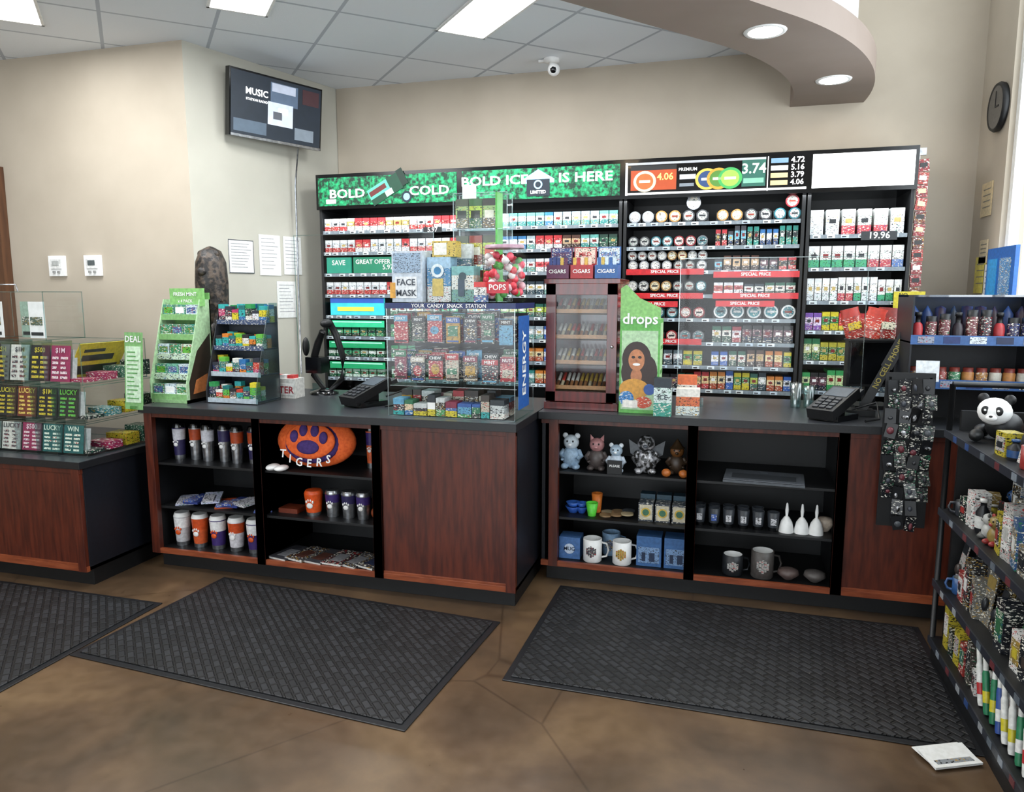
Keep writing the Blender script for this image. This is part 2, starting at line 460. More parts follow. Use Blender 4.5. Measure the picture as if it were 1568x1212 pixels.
b.box(-.14, .12, -.003, 0, -.065, .055, 'e#0b3d2a', T=T); b.box(-.14, .03, -.005, 0, -.02, .055, 'e#58b89a', T=T); b.box(-.13, .01, -.006, 0, .0, .035, 'e#5c2020', T=T)
b.box(.12, .17, -.004, 0, -.055, .065, 'e#06251a', T=T); b.box(-.02, .04, -.006, 0, -.06, -.02, 'e#b8d8cc', T=T)
b.box(-2.84, -2.76, HY - .001, HY, 2.26, 2.29, 'e#dddddd')
b.disc(-2.2, HY - .002, 2.29, .04, 'e#10202c'); b.disc(-2.2, HY - .003, 2.29, .025, 'e#88c8e8')
b.done()
b = unit(U[1], U[2] - .01, Z8); header(b, U[1], U[2] - .01, 'greenled')
b.text('BOLD ICE', -1.55, HY, 2.37, .085, 'whiteled', sx=1.3); b.text('IS HERE', -.92, HY, 2.37, .085, 'whiteled', sx=1.3)
b.add([(-1.35, HY, 2.345), (-1.13, HY, 2.345), (-1.13, HY, 2.37), (-1.24, HY, 2.435), (-1.35, HY, 2.37)], [(0, 1, 2, 3, 4)], 'e#9fd8ff')
b.box(-1.32, -1.16, HY - .002, HY, 2.26, 2.37, 'e#16202c'); b.disc(-1.24, HY - .004, 2.335, .03, 'e#9fd8ff'); b.disc(-1.24, HY - .005, 2.335, .02, 'e#16202c')
b.text('LIMITED', -1.24, HY - .003, 2.285, .03, 'whiteled')
b.box(-1.78, -1.68, HY - .002, HY, 2.26, 2.35, 'e#dddddd')
b.done()
b = unit(U[2], U[3] - .01, Z8); header(b, U[2], U[3] - .01, 'blackgloss')
b.box(-.655, .45, HY - .001, HY + .002, 2.243, 2.256, 'e#e0e0e0'); b.box(-.655, .21, HY - .001, HY + .002, 2.43, 2.444, 'e#a0a4a8')
b.box(-.655, -.64, HY - .001, HY, 2.24, 2.447, 'e#e8e8e8')
b.box(-.62, -.33, HY - .001, HY, 2.27, 2.425, 'e#a04018'); b.box(-.62, -.33, HY - .0015, HY, 2.395, 2.425, 'e#181818'); b.text('4.06', -.40, HY - .004, 2.35, .06, 'e#ffd070')
for i, (cx, c1, c2) in enumerate([(-.53, 'e#d8c8a0', 'e#c05a28'), (-.14, 'e#c8a848', 'e#27406c'), (-.07, 'e#b08c30', 'e#4a7830'), (.0, 'e#3a9a50', 'e#8fc04c')]):
    b.disc(cx, HY - .003 - i * .0006, 2.325, .066, c1, sx=1.1, n=24); b.disc(cx, HY - .0034 - i * .0006, 2.325, .05, c2, sx=1.1, n=24); b.box(cx - .035, cx + .035, HY - .0036 - i * .0006, HY, 2.317, 2.333, 'e#e8e0c8')
b.text('PREMIUM', -.26, HY - .002, 2.39, .028, 'e#d0d0d0'); b.box(-.31, -.21, HY - .002, HY, 2.33, 2.36, 'e#b0b4b8'); b.box(-.31, -.22, HY - .002, HY, 2.285, 2.305, 'e#707880')
b.box(.07, .21, HY - .002, HY, 2.27, 2.43, 'e#24584c'); b.text('3.74', .14, HY - .004, 2.375, .085, 'e#e0f0e4'); b.box(.08, .2, HY - .004, HY, 2.29, 2.32, 'e#70a890')
b.box(.22, .226, HY - .002, HY, 2.24, 2.445, 'e#e8e8e8')
for i in range(4):
    b.box(.24, .34, HY - .002, HY, 2.272 + i * .044, 2.30 + i * .044, pick(['e#c8b080', 'e#d8d8d8', 'e#6888a8']))
    b.text(['4.06', '3.79', '5.16', '4.72'][i], .395, HY - .003, 2.286 + i * .044, .045, 'whiteled')
b.done()
Z5 = [1.97, 1.77, 1.565, 1.38, 1.19, 1.0]
b = unit(U[3], U[4], Z5); header(b, U[3], U[4], 'whiteled'); b.done()

PW, PH = .056, .088
def row(b, x0, x1, z, seq, h=PH, w=PW, d=.2, gap=.004, vary=0):
    tot = x1 - x0 - .05; n = max(1, int(tot / (w + gap))); st = tot / n
    k = 0
    while k < n:
        top, mid, bot = pick(seq); run = random.choice([1, 2, 2, 3, 4]); hh = h * (1 - R(0, vary))
        for _ in range(run):
            if k >= n: break
            b.pack(x0 + .025 + k * st, UY + .025, z, w, d, hh, top, mid, bot, a=R(.25, .4) if vary else .35)
            b.box(x0 + .025 + k * st + w * .25, x0 + .025 + k * st + w * .75, UY + .0242, UY + .0248, z + hh * .45, z + hh * .62, pick(['#22252a', '#b8a060', '#eeeeee', '#7a1c1c']))
            k += 1
RED = [('#d8dcdc', '#d4d8da', '#b0262c'), ('#b82a30', '#b82a30', '#dcdcd8'), ('#dcd8d0', '#b89858', '#dcdad4'), ('#d8dadc', '#c8d0d4', '#b0262c'), ('#d8e0e4', '#d0d8dc', '#d8dcdc')]
TEAL = [('#2a8f88', '#bfe0dc', '#1d6f70'), ('#2c6fa4', '#dfe8ee', '#2c6fa4'), ('#d8dee0', '#c03038', '#d8dee0'), ('#12382c', '#1d5a40', '#12382c'), ('#98a8b0', '#e0e4e6', '#4c8c88'), ('#60a8a0', '#d0dcd8', '#308078')]
GREEN = [('#12603c', '#e0ece4', '#12603c'), ('#1c8a54', '#0c4c30', '#1c8a54'), ('#0f4a38', '#58b88c', '#0f4a38'), ('#d4ece0', '#188058', '#d4ece0')]
DARK = [('#20303c', '#e0e0dc', '#203c48'), ('#4a2a1c', '#c8a880', '#3a2018'), ('#1d5a44', '#d8d8d0', '#1d4434'), ('#5a6870', '#d8dce0', '#40505a'), ('#18181c', '#5c3040', '#18181c')]
BRIGHT = [('#c8b820', '#2a7a3c', '#c8b820'), ('#b02830', '#e8c890', '#b02830'), ('#2858a8', '#e0e4f0', '#2858a8'), ('#38a058', '#d8e8b0', '#38a058'), ('#c8782c', '#e4d0a0', '#984018'), ('#202028', '#c8c0a0', '#202028'), ('#70489c', '#d8c8e0', '#70489c'), ('#1c5c50', '#b8c850', '#1c5c50')]
VAPE = [('#b83038', '#1c1c24', '#b83038'), ('#2c6ca8', '#d8e4ec', '#1c3c68'), ('#1c1e24', '#c8ccd0', '#1c1e24'), ('#20887c', '#102c30', '#20887c'), ('#e0e4e8', '#a03040', '#e0e4e8'), ('#3c3c44', '#78b8d0', '#24242c')]
b = B('cigarette_packs')
x0, x1 = U[0], U[1] - .01
row(b, x0, x1, Z8[0], RED); row(b, x0, x1, Z8[1], RED)
row(b, -2.30, x1, Z8[2], RED + GREEN); row(b, x0, x1, Z8[3], RED)
row(b, -2.4, x1, Z8[4], GREEN)
for i in (5, 6, 7):
    row(b, -2.4, x1, Z8[i], GREEN); row(b, x0, -2.4, Z8[i], GREEN, h=.06)
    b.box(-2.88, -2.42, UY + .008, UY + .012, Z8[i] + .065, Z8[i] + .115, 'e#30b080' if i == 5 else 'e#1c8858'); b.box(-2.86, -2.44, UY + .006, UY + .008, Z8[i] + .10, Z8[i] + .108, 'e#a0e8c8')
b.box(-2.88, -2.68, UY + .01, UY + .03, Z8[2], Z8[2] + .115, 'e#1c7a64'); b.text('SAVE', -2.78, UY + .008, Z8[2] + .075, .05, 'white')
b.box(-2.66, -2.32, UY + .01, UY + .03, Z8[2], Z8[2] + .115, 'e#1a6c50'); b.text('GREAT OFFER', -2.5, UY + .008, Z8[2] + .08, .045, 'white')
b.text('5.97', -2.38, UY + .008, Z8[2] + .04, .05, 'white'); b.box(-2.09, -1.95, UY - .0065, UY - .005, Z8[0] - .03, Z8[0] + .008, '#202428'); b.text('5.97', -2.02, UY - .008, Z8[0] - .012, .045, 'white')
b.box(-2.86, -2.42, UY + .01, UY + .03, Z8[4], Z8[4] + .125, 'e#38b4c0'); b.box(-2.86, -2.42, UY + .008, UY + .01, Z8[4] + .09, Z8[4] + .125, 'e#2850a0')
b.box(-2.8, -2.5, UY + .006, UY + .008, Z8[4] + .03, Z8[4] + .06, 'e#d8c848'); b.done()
b = B('cigarette_packs')
x0, x1 = U[1], U[2] - .01
row(b, x0, x1, Z8[0], TEAL + RED[:1]); row(b, x0, x1, Z8[1], TEAL + RED[:3] + DARK[1:2]); row(b, x0, x1, Z8[2], TEAL + DARK); row(b, x0, x1, Z8[3], TEAL + DARK)
for i in (4, 5, 6, 7): row(b, x0, x1, Z8[i], BRIGHT + TEAL)
b.done()
def tin(b, x, z, r, rim, lab):
    T = FR
    b.cyl(x, UY + .06, z + r, r, .03, rim, n=18, T=T)
    b.disc(x, UY + .0295, z + r, r * .78, pr(lab), n=16); b.box(x - r * .5, x + r * .5, UY + .0285, UY + .029, z + r * .85, z + r * 1.15, pick(['#22252a', '#d8d8d8', '#803020']))
b = B('chewing_tobacco_tins')
TC = [('#8f9296', '#dcdcd6'), ('#a0753c', '#e4d8b8'), ('#3a3c40', '#b8b8b4'), ('#1c6470', '#cfe0e0'), ('#8c2028', '#e0d4cc'), ('#707478', '#3c6c78'), ('#505458', '#903038')]
def tinrow(xa, xb, z, r, cols):
    n = int((xb - xa) / (2 * r + .004)); st = (xb - xa) / n
    for i in range(n):
        c = cols[(i // 2) % len(cols)]
        tin(b, xa + (i + .5) * st, z, r, *c)
        b.box(xa + i * st + .004, xa + (i + 1) * st - .004, UY + .06, UY + .25, z, z + 2 * r * .8, '#2a2c30')
tinrow(-.64, -.12, Z8[0], .038, TC); tinrow(-.08, .44, Z8[0], .036, TC[1:] + TC[:1])
tinrow(-.64, -.12, Z8[1], .034, TC[2:] + TC); tinrow(-.64, -.12, Z8[2], .032, [TC[0], TC[0], TC[2]]); tinrow(-.64, -.12, Z8[2] + .066, .030, [TC[0], TC[0], TC[1]]); tinrow(-.64, -.12, Z8[3] + .02, .034, TC)
tinrow(-.64, -.12, Z8[4], .036, TC[2:]); tinrow(-.08, .44, Z8[4], .043, [('#e4e6e6', '#30707c'), ('#d8dada', '#2a8088')])
tinrow(-.64, -.12, Z8[5], .036, TC[3:])
tin(b, -.22, Z8[0] + .076, .045, '#8f9296', '#c8c8c0'); tin(b, .38, Z8[0] + .072, .04, '#8c2028', '#d8c8c0')
b.done()
b = B('tobacco_pouches')
xa, xb = -.1, U[3] - .01
row(b, xa, xb, Z8[1], VAPE, .125, .03, .12, .008, .3); row(b, xa, xb, Z8[2], VAPE + DARK, .1, .045, .12, .01, .35); row(b, xa, xb, Z8[3], DARK + VAPE, .075, .055, .12, .006, .2)
row(b, U[2], xa, Z8[6], DARK + BRIGHT, .10, .055, .12, .006, .25); row(b, xa, xb, Z8[5], DARK + [('#1c7c84', '#d8e8e8', '#1c7c84'), ('#8c2030', '#e0d8d8', '#8c2030')], .11, .055, .12, .006, .1)
row(b, xa, xb, Z8[6], BRIGHT + DARK, .11, .045, .12, .006, .2); row(b, U[2], xb, Z8[7], BRIGHT + DARK, .12, .045, .12, .006, .25)
for (xx, xy, zz) in [(-.64, -.14, Z8[2] + .0), (-.64, -.14, Z8[3]), (-.08, .44, Z8[2] - .02), (-.08, .44, Z8[3]), (-.64, -.3, Z8[4] + .1), (-.06, .30, Z8[4] + .105), (-.64, -.14, Z8[5] + .01)]:
    b.box(xx, xy, UY - .012, UY - .006, zz - .030, zz + .008, '#c0242c'); b.text('SPECIAL PRICE', (xx + xy) / 2, UY - .014, zz - .01, .028, 'white')
b.done()
b = B('cigarette_cartons')
x0, x1 = U[3], U[4]
WHT = [('#e0e4e4', '#e4e8e8', '#d4d8dc'), ('#e4e4e2', '#e0e0dc', '#b03840'), ('#e4e4e2', '#e0e0dc', '#3c68a8'), ('#e0e0e0', '#e0e0dc', '#40a070')]
row(b, x0, x1, Z5[0], WHT[:1] + WHT[:1] + WHT[1:2], h=.15, w=.075); row(b, x0, x1, Z5[1], WHT, h=.13, w=.062)
row(b, x0, x1, Z5[2], WHT + [('#f0e0e8', '#e878a8', '#f0e0e8'), ('#f0f0e0', '#88b838', '#f0f0e0')], h=.15, w=.04, vary=.15)
row(b, x0, x1, Z5[3], BRIGHT + [('#b82830', '#c83838', '#d8c040'), ('#20a0a8', '#d0f0f0', '#20a0a8')], h=.13, w=.045, vary=.2)
row(b, x0, x1, Z5[4], [('#186840', '#d0d8a0', '#186840'), ('#a8a030', '#206838', '#b8a838'), ('#c8d8b8', '#2c7848', '#c8d8b8'), ('#303828', '#90a070', '#303828')], h=.14, w=.045, vary=.2)
row(b, x0, x1, Z5[5], BRIGHT + DARK, h=.13, w=.045, vary=.2)
b.box(.78, .98, UY - .007, UY - .005, Z5[0] - .04, Z5[0] + .012, '#202428'); b.text('19.96', .88, UY - .009, Z5[0] - .014, .055, 'white'); b.done()
b = B('hanging_snack_strip')
for i in range(13):
    z = 2.36 - i * .075
    b.at(1.10, 5.03, z, ry=R(-8, 8))
    b.box(-.03, .03, -.02, .0, -.035, .035, pick(['p#8a2428', 'p#5c1c20', 'p#a03830'])); b.box(-.02, .02, -.022, -.02, -.01, .015, pick(['#e8d8a0', '#282828', '#f0f0f0']))
b.at(); b.box(1.075, 1.08, 5.02, 5.03, 1.4, 2.45, 'white'); b.box(1.065, 1.11, 5.01, 5.03, 2.42, 2.46, 'steel'); b.done()
b = B('yellow_price_sign'); b.box(.98, 1.15, 4.97, 4.98, 1.45, 1.62, '#d0c030'); b.box(1.05, 1.09, 4.965, 4.97, 1.50, 1.58, '#20201c'); b.text('NO', 1.03, 4.964, 1.6, .03, '#20201c'); b.box(1.06, 1.07, 4.98, 5.0, 1.5, 1.52, 'steel'); b.done()

# ------------------------------------------------------------------ wall things
b = B('wall_mounted_tv'); b.at(-3.05, 4.71, 2.87, rz=67.7, rx=6)
w, h = .37, .215
b.box(-w, w, 0, .045, -h, h, 'blackgloss'); b.box(-w + .012, w - .012, -.002, 0, -h + .018, h - .012, 'e#1c242e')
b.box(-.1, .1, .045, .09, -.1, .1, 'black'); b.box(-.03, .03, .09, .17, -.03, .03, 'black')
b.box(-w + .01, w - .01, -.006, 0, -h, -h + .016, 'steel')
b.box(-.06, .16, -.004, -.002, .04, .18, 'e#4c5c70'); b.box(-.05, .14, -.005, -.003, .12, .175, 'e#a0a8b8'); b.box(-.08, .12, -.006, -.002, -.1, .05, 'e#b8c0cc'); b.box(-.04, .03, -.008, -.006, -.06, -.01, 'e#50545c'); b.box(.0, .08, -.007, -.006, -.02, .02, 'e#e0e4ec')
b.box(.2, .34, -.004, -.002, .08, .18, 'e#3a2428'); b.box(-.34, -.09, -.0035, -.002, -.18, -.1, 'e#4c5a68'); b.box(.14, .3, -.0035, -.002, -.17, -.09, 'e#6c7680')
b.text('MUSIC', -.17, -.009, .085, .06, 'whiteled'); b.text('STATION RADIO', -.17, -.009, .035, .022, 'whiteled')
b.done()
b = B('tv_cable'); b.tube([(-3.05, 4.95, 2.66), (-3.09, 4.96, 2.4), (-3.10, 4.965, 1.6), (-3.105, 4.965, 1.0)], .007, 'steel', 6); b.done()
def wpt(wv, off=.003):
    d = Vector((.277, .961, 0)); n = Vector((.961, -.277, 0))
    return Vector((-3.375, 4.17, 0)) + d * wv + n * off
def notice(wv, z0, z1, wd, grid=False):
    b = B('posted_notice_paper'); p = wpt(wv); b.at(p.x, p.y, 0, rz=73.9)
    b.box(-wd / 2, wd / 2, -.003, .0, z0, z1, 'paper')
    n = 9
    for i in range(n):
        z = z1 - .03 - i * (z1 - z0 - .05) / n
        b.box(-wd * .4, wd * R(.1, .42), -.0036, -.003, z, z + .004, '#8a8c90')
    if grid:
        for q in (z0, z1 - .006): b.box(-wd / 2, wd / 2, -.0037, -.003, q, q + .006, '#50545a')
        for q in (-wd / 2, wd / 2 - .005): b.box(q, q + .005, -.0037, -.003, z0, z1, '#50545a')
    b.done()
notice(.37, 1.75, 1.98, .21, True); notice(.62, 1.74, 2.03, .19); notice(.83, 1.75, 2.03, .17); notice(.76, 1.43, 1.70, .18)
def wallbox(name, x, z):
    b = B(name); b.at(x, 4.17, z)
    b.box(-.07, .07, -.02, -.001, -.07, .07, 'white'); b.box(-.045, .045, -.028, -.02, -.02, .045, '#d8d8d6'); b.box(-.03, .03, -.03, -.028, .0, .035, '#50585a' if name == 'thermostat' else '#a8aaa8')
    b.box(-.03, -.01, -.03, -.02, -.05, -.035, '#90908e'); b.box(.01, .03, -.03, -.02, -.05, -.035, '#90908e'); b.done(bevel=.003)
wallbox('wall_switch', -4.50, 1.80); wallbox('thermostat', -4.19, 1.80)
b = B('wall_clock'); T = Matrix.Rotation(-math.pi / 2, 4, 'Y'); b.at(WR - .002, 5.08, 2.68)
b.lathe([(.135, .001), (.14, .02), (.13, .035), (.115, .03)], 'black', 32, T=T); b.disc(-.031, 0, 0, .118, '#5c5854', T=T, n=32)
b.box(-.034, -.032, -.004, .004, 0, .09, 'black'); b.box(-.034, -.032, -.06, 0, -.004, .004, 'black'); b.done()
b = B('pinned_wall_papers')
for (y, z, hw, hh, c) in [(5.19, 2.17, .09, .10, '#cbb892'), (5.17, 1.86, .07, .07, '#d0c0a0'), (5.2, 1.72, .09, .11, '#d8c858'), (5.04, 1.68, .08, .1, 'paper')]:
    b.box(WR - .008, WR - .002, y - hw, y + hw, z - hh, z + hh, c)
    for i in range(4): b.box(WR - .0095, WR - .008, y - hw * .8, y + hw * .6, z + hh * (.6 - .35 * i) - .003, z + hh * (.6 - .35 * i) + .003, '#77726a')
b.done()
b = B('blue_wall_sign'); b.box(WR - .05, WR - .03, 4.50, 4.93, 1.32, 1.86, '#1c5ca8'); b.box(WR - .052, WR - .05, 4.55, 4.72, 1.45, 1.8, 'p#2c7cb8'); b.box(WR - .053, WR - .05, 4.76, 4.9, 1.6, 1.8, '#2c8cc8'); b.box(WR - .053, WR - .05, 4.74, 4.92, 1.36, 1.44, '#103468')
b.box(WR - .03, WR - .001, 4.87, 4.92, 1.5, 1.7, 'steel'); b.done()
b = B('security_camera'); b.at(-1.205, 5.185, 3.2)
b.lathe([(.055, -.001), (.055, -.02), (.03, -.03)], 'white', 20); b.tube([(0, 0, -.02), (.0, -.01, -.05), (.02, -.04, -.07)], .014, 'white')
b.ell(.03, -.06, -.09, .042, .042, .042, 'white'); b.ell(.032, -.078, -.095, .028, .026, .028, 'blackgloss'); b.box(-.09, -.02, -.012, .012, -.02, -.004, 'white'); b.done()

# ------------------------------------------------------------------ generic products
def mug(b, x, y, z, r=.04, h=.095, c='white', c2=None, rz=0, art=None):
    b.at(x, y, z, rz=rz)
    b.lathe([(r * .9, 0), (r, .006), (r, h), (r * .9, h), (r * .88, .01), (.001, .008)], [c, c, c, c2 or c, c2 or c], 20)
    b.tube([(r * .95, 0, h * .82), (r * 1.5, 0, h * .78), (r * 1.72, 0, h * .5), (r * 1.5, 0, h * .22), (r * .95, 0, h * .16)], .006, c)
    if art:
        b.at(x, y, z)
        for k in range(-2, 3):
            a = k * .22
            b.box(math.sin(a) * r * 1.01 - r * .1, math.sin(a) * r * 1.01 + r * .1, -math.cos(a) * r * 1.03, -math.cos(a) * r * .9, h * (.25 + .06 * abs(k)), h * (.75 - .05 * abs(k)), pr(art))
    b.at()
def tumbler(b, x, y, z, r, h, c, band='#d8551c', lid='blackgloss'):
    b.at(x, y, z)
    b.lathe([(r * .78, 0), (r * .8, h * .12), (r * .92, h * .55), (r, h * .85), (r * 1.02, h * .88), (r * .9, h * .97), (r * .85, h)], ['steel', c, band, c, lid, lid], 20)
    pc = 'white' if band not in ('#e8e8e8', '#e0e0e0') else '#d8551c'
    b.ell(0, -r * .86, h * .42, r * .38, r * .14, r * .32, pc)
    for dx, dz in ((-.38, .38), (-.13, .55), (.13, .55), (.38, .38)): b.ell(dx * r, -r * .86, h * .42 + dz * r * 1.1, r * .11, r * .12, r * .17, pc)
    b.at()
b = B('sports_tumblers')
for i in range(6): tumbler(b, -3.09 + i * .1, 3.60 + (i % 2) * .02, .634, .038, .215, pick(['#2b2550', 'steel', '#35206e']), pick(['#a84420', '#c8c8d0', '#2b2550', '#2b2550']))
b.done()
b = B('folded_flags')
for i in range(7):
    b.at(-3.06 + i * .09, 3.60, .375 + (i % 3) * .014, rz=R(-30, 30), rx=R(0, 6)); b.box(-.05, .05, -.09, .09, 0, .012, pick(['#2c3a78', 'p#c0c4dc', '#a8441c', '#5c6cb0', 'p#d0d0d4'])); b.box(-.045, .015, -.095, .02, .012, .02, pick(['p#3858a8', '#b8502c', 'p#c0c0c8']))
b.done()
b = B('travel_cups')
for i in range(5): tumbler(b, -3.07 + i * .125, 3.56, .121, .048, .20, pick(['#d4d2d8', '#c8582c', '#3a2868', '#b8b8bc']), pick(['#c84c1c', '#e8e8e8', '#3a2868']), 'white')
b.done()
b = B('round_team_pillow'); b.at(-2.17, 3.60, .79, rx=-12)
b.ell(0, 0, 0, .245, .07, .145, 'orangefab', 32, 16)
b.ell(0, -.045, -.01, .17, .035, .115, 'purplefab', 24, 12)
b.ell(0, -.070, .0, .155, .022, .10, 'orangefab', 24, 12)
b.ell(0, -.088, -.035, .07, .014, .040, 'purplefab')
for dx, dz in ((-.09, .02), (-.035, .055), (.035, .055), (.09, .02)): b.ell(dx, -.088, dz, .026, .012, .034, 'purplefab')
for i, ch in enumerate('TIGERS'):
    a = math.radians(-140 + i * 18); b.text(ch, .20 * math.cos(a) + 0, -.085, .125 * math.sin(a), .062, 'white')
b.at(); b.ell(-2.39, 3.50, .65, .035, .05, .018, 'white'); b.ell(-2.33, 3.49, .65, .035, .05, .016, 'white'); b.done()
b = B('sports_tumblers')
for x in (-1.885, -1.825, -1.765): tumbler(b, x, 3.70, .634, .03, .24, pick(['#c8582c', 'steel']), pick(['#3a2868', '#b8481c']))
b.done()
b = B('team_cup'); tumbler(b, -2.19, 3.58, .374, .052, .14, '#d8521c', '#d8521c', '#d8521c'); b.done()
b = B('sports_tumblers')
for x in (-2.07, -1.97, -1.88): tumbler(b, x, 3.58, .374, .042, .15, 'steel', pick(['#3a2868', '#a8441c', '#2b2550']), 'steel')
b.ell(-1.80, 3.6, .41, .04, .05, .035, '#843c1c'); b.box(-2.4, -2.28, 3.55, 3.65, .374, .40, '#6a2c18'); b.done()
b = B('magazines')
for i in range(6):
    b.at(-2.34 + i * .11, 3.58, .121 + .004 * (i % 2), rz=R(-20, -5)); b.box(-.08, .05, -.11, .11, 0, .012, pick(['p#303038', '#3a3a40', 'p#202024'])); b.box(-.08, .05, -.112, -.108, .002, .011, '#c8c8c4')
    b.box(-.05, .02, -.07, .04, .012, .0128, pick(['#503028', '#808084', '#2c3450']))
b.done()
def figurine(name, x, y, z, s, cols, ears='round'):
    b = B(name); b.at(x, y, z); c1, c2, c3 = cols
    b.ell(0, 0, .32 * s, .27 * s, .22 * s, .32 * s, c1); b.ell(0, -.02 * s, .75 * s, .22 * s, .2 * s, .21 * s, c2)
    b.ell(-.16 * s, -.14 * s, .08 * s, .11 * s, .16 * s, .08 * s, c1); b.ell(.16 * s, -.14 * s, .08 * s, .11 * s, .16 * s, .08 * s, c1)
    b.tube([(-.2 * s, 0, .5 * s), (-.3 * s, -.1 * s, .38 * s), (-.2 * s, -.22 * s, .3 * s)], [.08 * s, .07 * s, .06 * s], c1); b.tube([(.2 * s, 0, .5 * s), (.3 * s, -.1 * s, .38 * s), (.2 * s, -.22 * s, .3 * s)], [.08 * s, .07 * s, .06 * s], c1)
    for q in (-1, 1):
        b.ell(q * .08 * s, -.2 * s, .8 * s, .025 * s, .02 * s, .03 * s, 'blackgloss')
        if ears == 'round': b.ell(q * .17 * s, 0, .93 * s, .08 * s, .04 * s, .08 * s, c3)
        elif ears == 'point': b.add([(q * .06 * s, 0, .9 * s), (q * .2 * s, 0, .85 * s), (q * .2 * s, 0, 1.05 * s), (q * .14 * s, -.06 * s, .88 * s)], [(0, 1, 2), (0, 3, 2), (1, 3, 2), (0, 1, 3)], c3)
        elif ears == 'wing': b.add([(q * .1 * s, .1 * s, .6 * s), (q * .45 * s, .15 * s, .8 * s), (q * .4 * s, .12 * s, .45 * s), (q * .15 * s, .1 * s, .3 * s)], [(0, 1, 2, 3)], c3)
    if ears == 'hat': b.lathe([(.25 * s, .85 * s), (.2 * s, .88 * s), (.08 * s, 1.05 * s), (.001, 1.15 * s)], c3, 16)
    b.ell(0, -.21 * s, .71 * s, .06 * s, .05 * s, .045 * s, c3)
    return b
DB = .634
figurine('gnome_figurine', -.80, 4.00, DB, .20, ('#8fa8c0', '#c8d4dc', '#dfe6ea'), 'round').done()
figurine('pig_figurine', -.655, 4.00, DB, .19, ('#4a4240', '#b07c7c', '#c89090'), 'point').done()
b = figurine('mini_figurine_with_sign', -.545, 3.98, DB, .16, ('#b8c4d0', '#a8bccc', '#dfe6ea'), 'round'); b.box(-.04, .04, -.06, -.05, .0, .075, 'black'); b.text('PLEASE', 0, -.062, .045, .018, 'white'); b.done()
figurine('dragon_figurine', -.385, 4.00, DB, .22, ('silver_pattern', 'silver_pattern', '#50545a'), 'wing').done()
figurine('scarecrow_figurine', -.22, 4.02, DB, .17, ('#3a2c20', '#6c4420', '#3a2a18'), 'hat').done()
b = B('ceramic_pumpkins')
for x in (-.27, -.18): b.ell(x, 3.94, DB + .022, .025, .025, .022, '#b8682c')
b.done()
b = B('blue_bowls')
for x, r_ in ((-.79, .045), (-.74, .035)):
    b.at(x, 4.02, .374); b.lathe([(r_ * .5, 0), (r_, .035), (r_ * .95, .037), (r_ * .45, .006), (.001, .006)], '#2c58b0', 18); b.lathe([(r_ * .5, .036), (r_ * .9, .06), (r_ * .85, .06), (.001, .04)], '#3868c0', 18)
b.done()
b = B('green_shot_cup'); b.at(-.675, 3.98, .374); b.lathe([(.022, 0), (.035, .075), (.032, .075), (.02, .006), (.001, .006)], '#58c83c', 18); b.at(-.66, 4.06, .374); b.lathe([(.022, 0), (.032, .11), (.029, .11), (.001, .01)], '#d87830', 18); b.done()
b = B('coasters')
for i in range(6): b.cyl(-.60 + (i % 3) * .06, 4.0 + (i // 3) * .06, .374 + .008 * (i % 3), .035, .008, pick(['#8c7050', '#50545a', '#b0a080']))
b.done()
b = B('boxed_snow_globes')
for i in range(3):
    x = -.375 + i * .09; b.box(x - .04, x + .04, 3.96, 4.05, .374, .475, 'p#3a4048'); b.box(x - .034, x + .034, 3.959, 3.96, .382, .465, '#c8c0a8'); b.disc(x, 3.957, .424, .026, '#c8a848'); b.disc(x, 3.956, .424, .018, '#3c6a50')
    b.box(x - .04, x + .04, 4.06, 4.13, .374, .50, '#2c4858')
b.done()
b = B('boxed_mugs')
b.box(-.855, -.735, 3.95, 4.06, .121, .245, '#4870a8'); b.disc(-.795, 3.948, .18, .03, '#c8d8ec'); b.text('MUG', -.795, 3.946, .18, .03, '#20304c')
for x in (-.42, -.27):
    b.box(x, x + .135, 3.95, 4.07, .121, .29, '#3c6498'); b.box(x + .01, x + .125, 3.948, 3.95, .14, .23, 'p#7898c0'); b.box(x + .03, x + .05, 3.946, 3.948, .15, .2, '#20304c'); b.box(x + .07, x + .10, 3.946, 3.948, .15, .2, '#20304c')
b.done(bevel=.002)
for (x, y, c, art) in ((-.665, 3.96, 'white', '#30343c'), (-.50, 3.96, 'white', '#b89840'), (-.58, 4.10, '#88a8c8', '#40506c')):
    b = B('souvenir_mug'); mug(b, x, y, .121, .052, .13, c, rz=R(-10, 20), art=art); b.done()
b = B('closed_laptop'); b.at(.23, 4.02, .634, rz=-4); b.box(-.2, .2, -.12, .12, 0, .012, '#50545a'); b.box(-.198, .198, -.118, .118, .014, .018, '#5c6066'); b.box(-.16, .16, -.08, .03, .018, .0185, '#3c4044')
b.disc(0, .07, .019, .02, '#707880', T=Matrix.Identity(4)); b.done(bevel=.002)
b = B('shot_glasses')
for i in range(11):
    b.at(-.09 + (i % 6) * .075, 3.98 + (i // 6) * .07, .374); b.lathe([(.024, 0), (.026, .02), (.031, .10), (.028, .10), (.02, .02), (.001, .018)], ['blackgloss', '#30343a', 'steel', '#30343a', '#202428'], 14)
    b.box(-.014, .014, -.031, -.027, .035, .07, pick(['p#c8c8cc', 'p#3858a0', 'p#a09058']))
b.done()
b = B('souvenir_bells')
for x in (.35, .425, .495): 
    b.at(x, 3.98, .374); b.lathe([(.038, 0), (.036, .02), (.028, .055), (.014, .078), (.006, .085), (.009, .115), (.005, .15), (.001, .155)], 'white', 18)
b.done()
b = B('small_trinket_bowl'); b.at(.545, 4.05, .374); b.lathe([(.02, 0), (.045, .04), (.04, .06), (.03, .07), (.001, .075)], '#b8a898', 18); b.done()
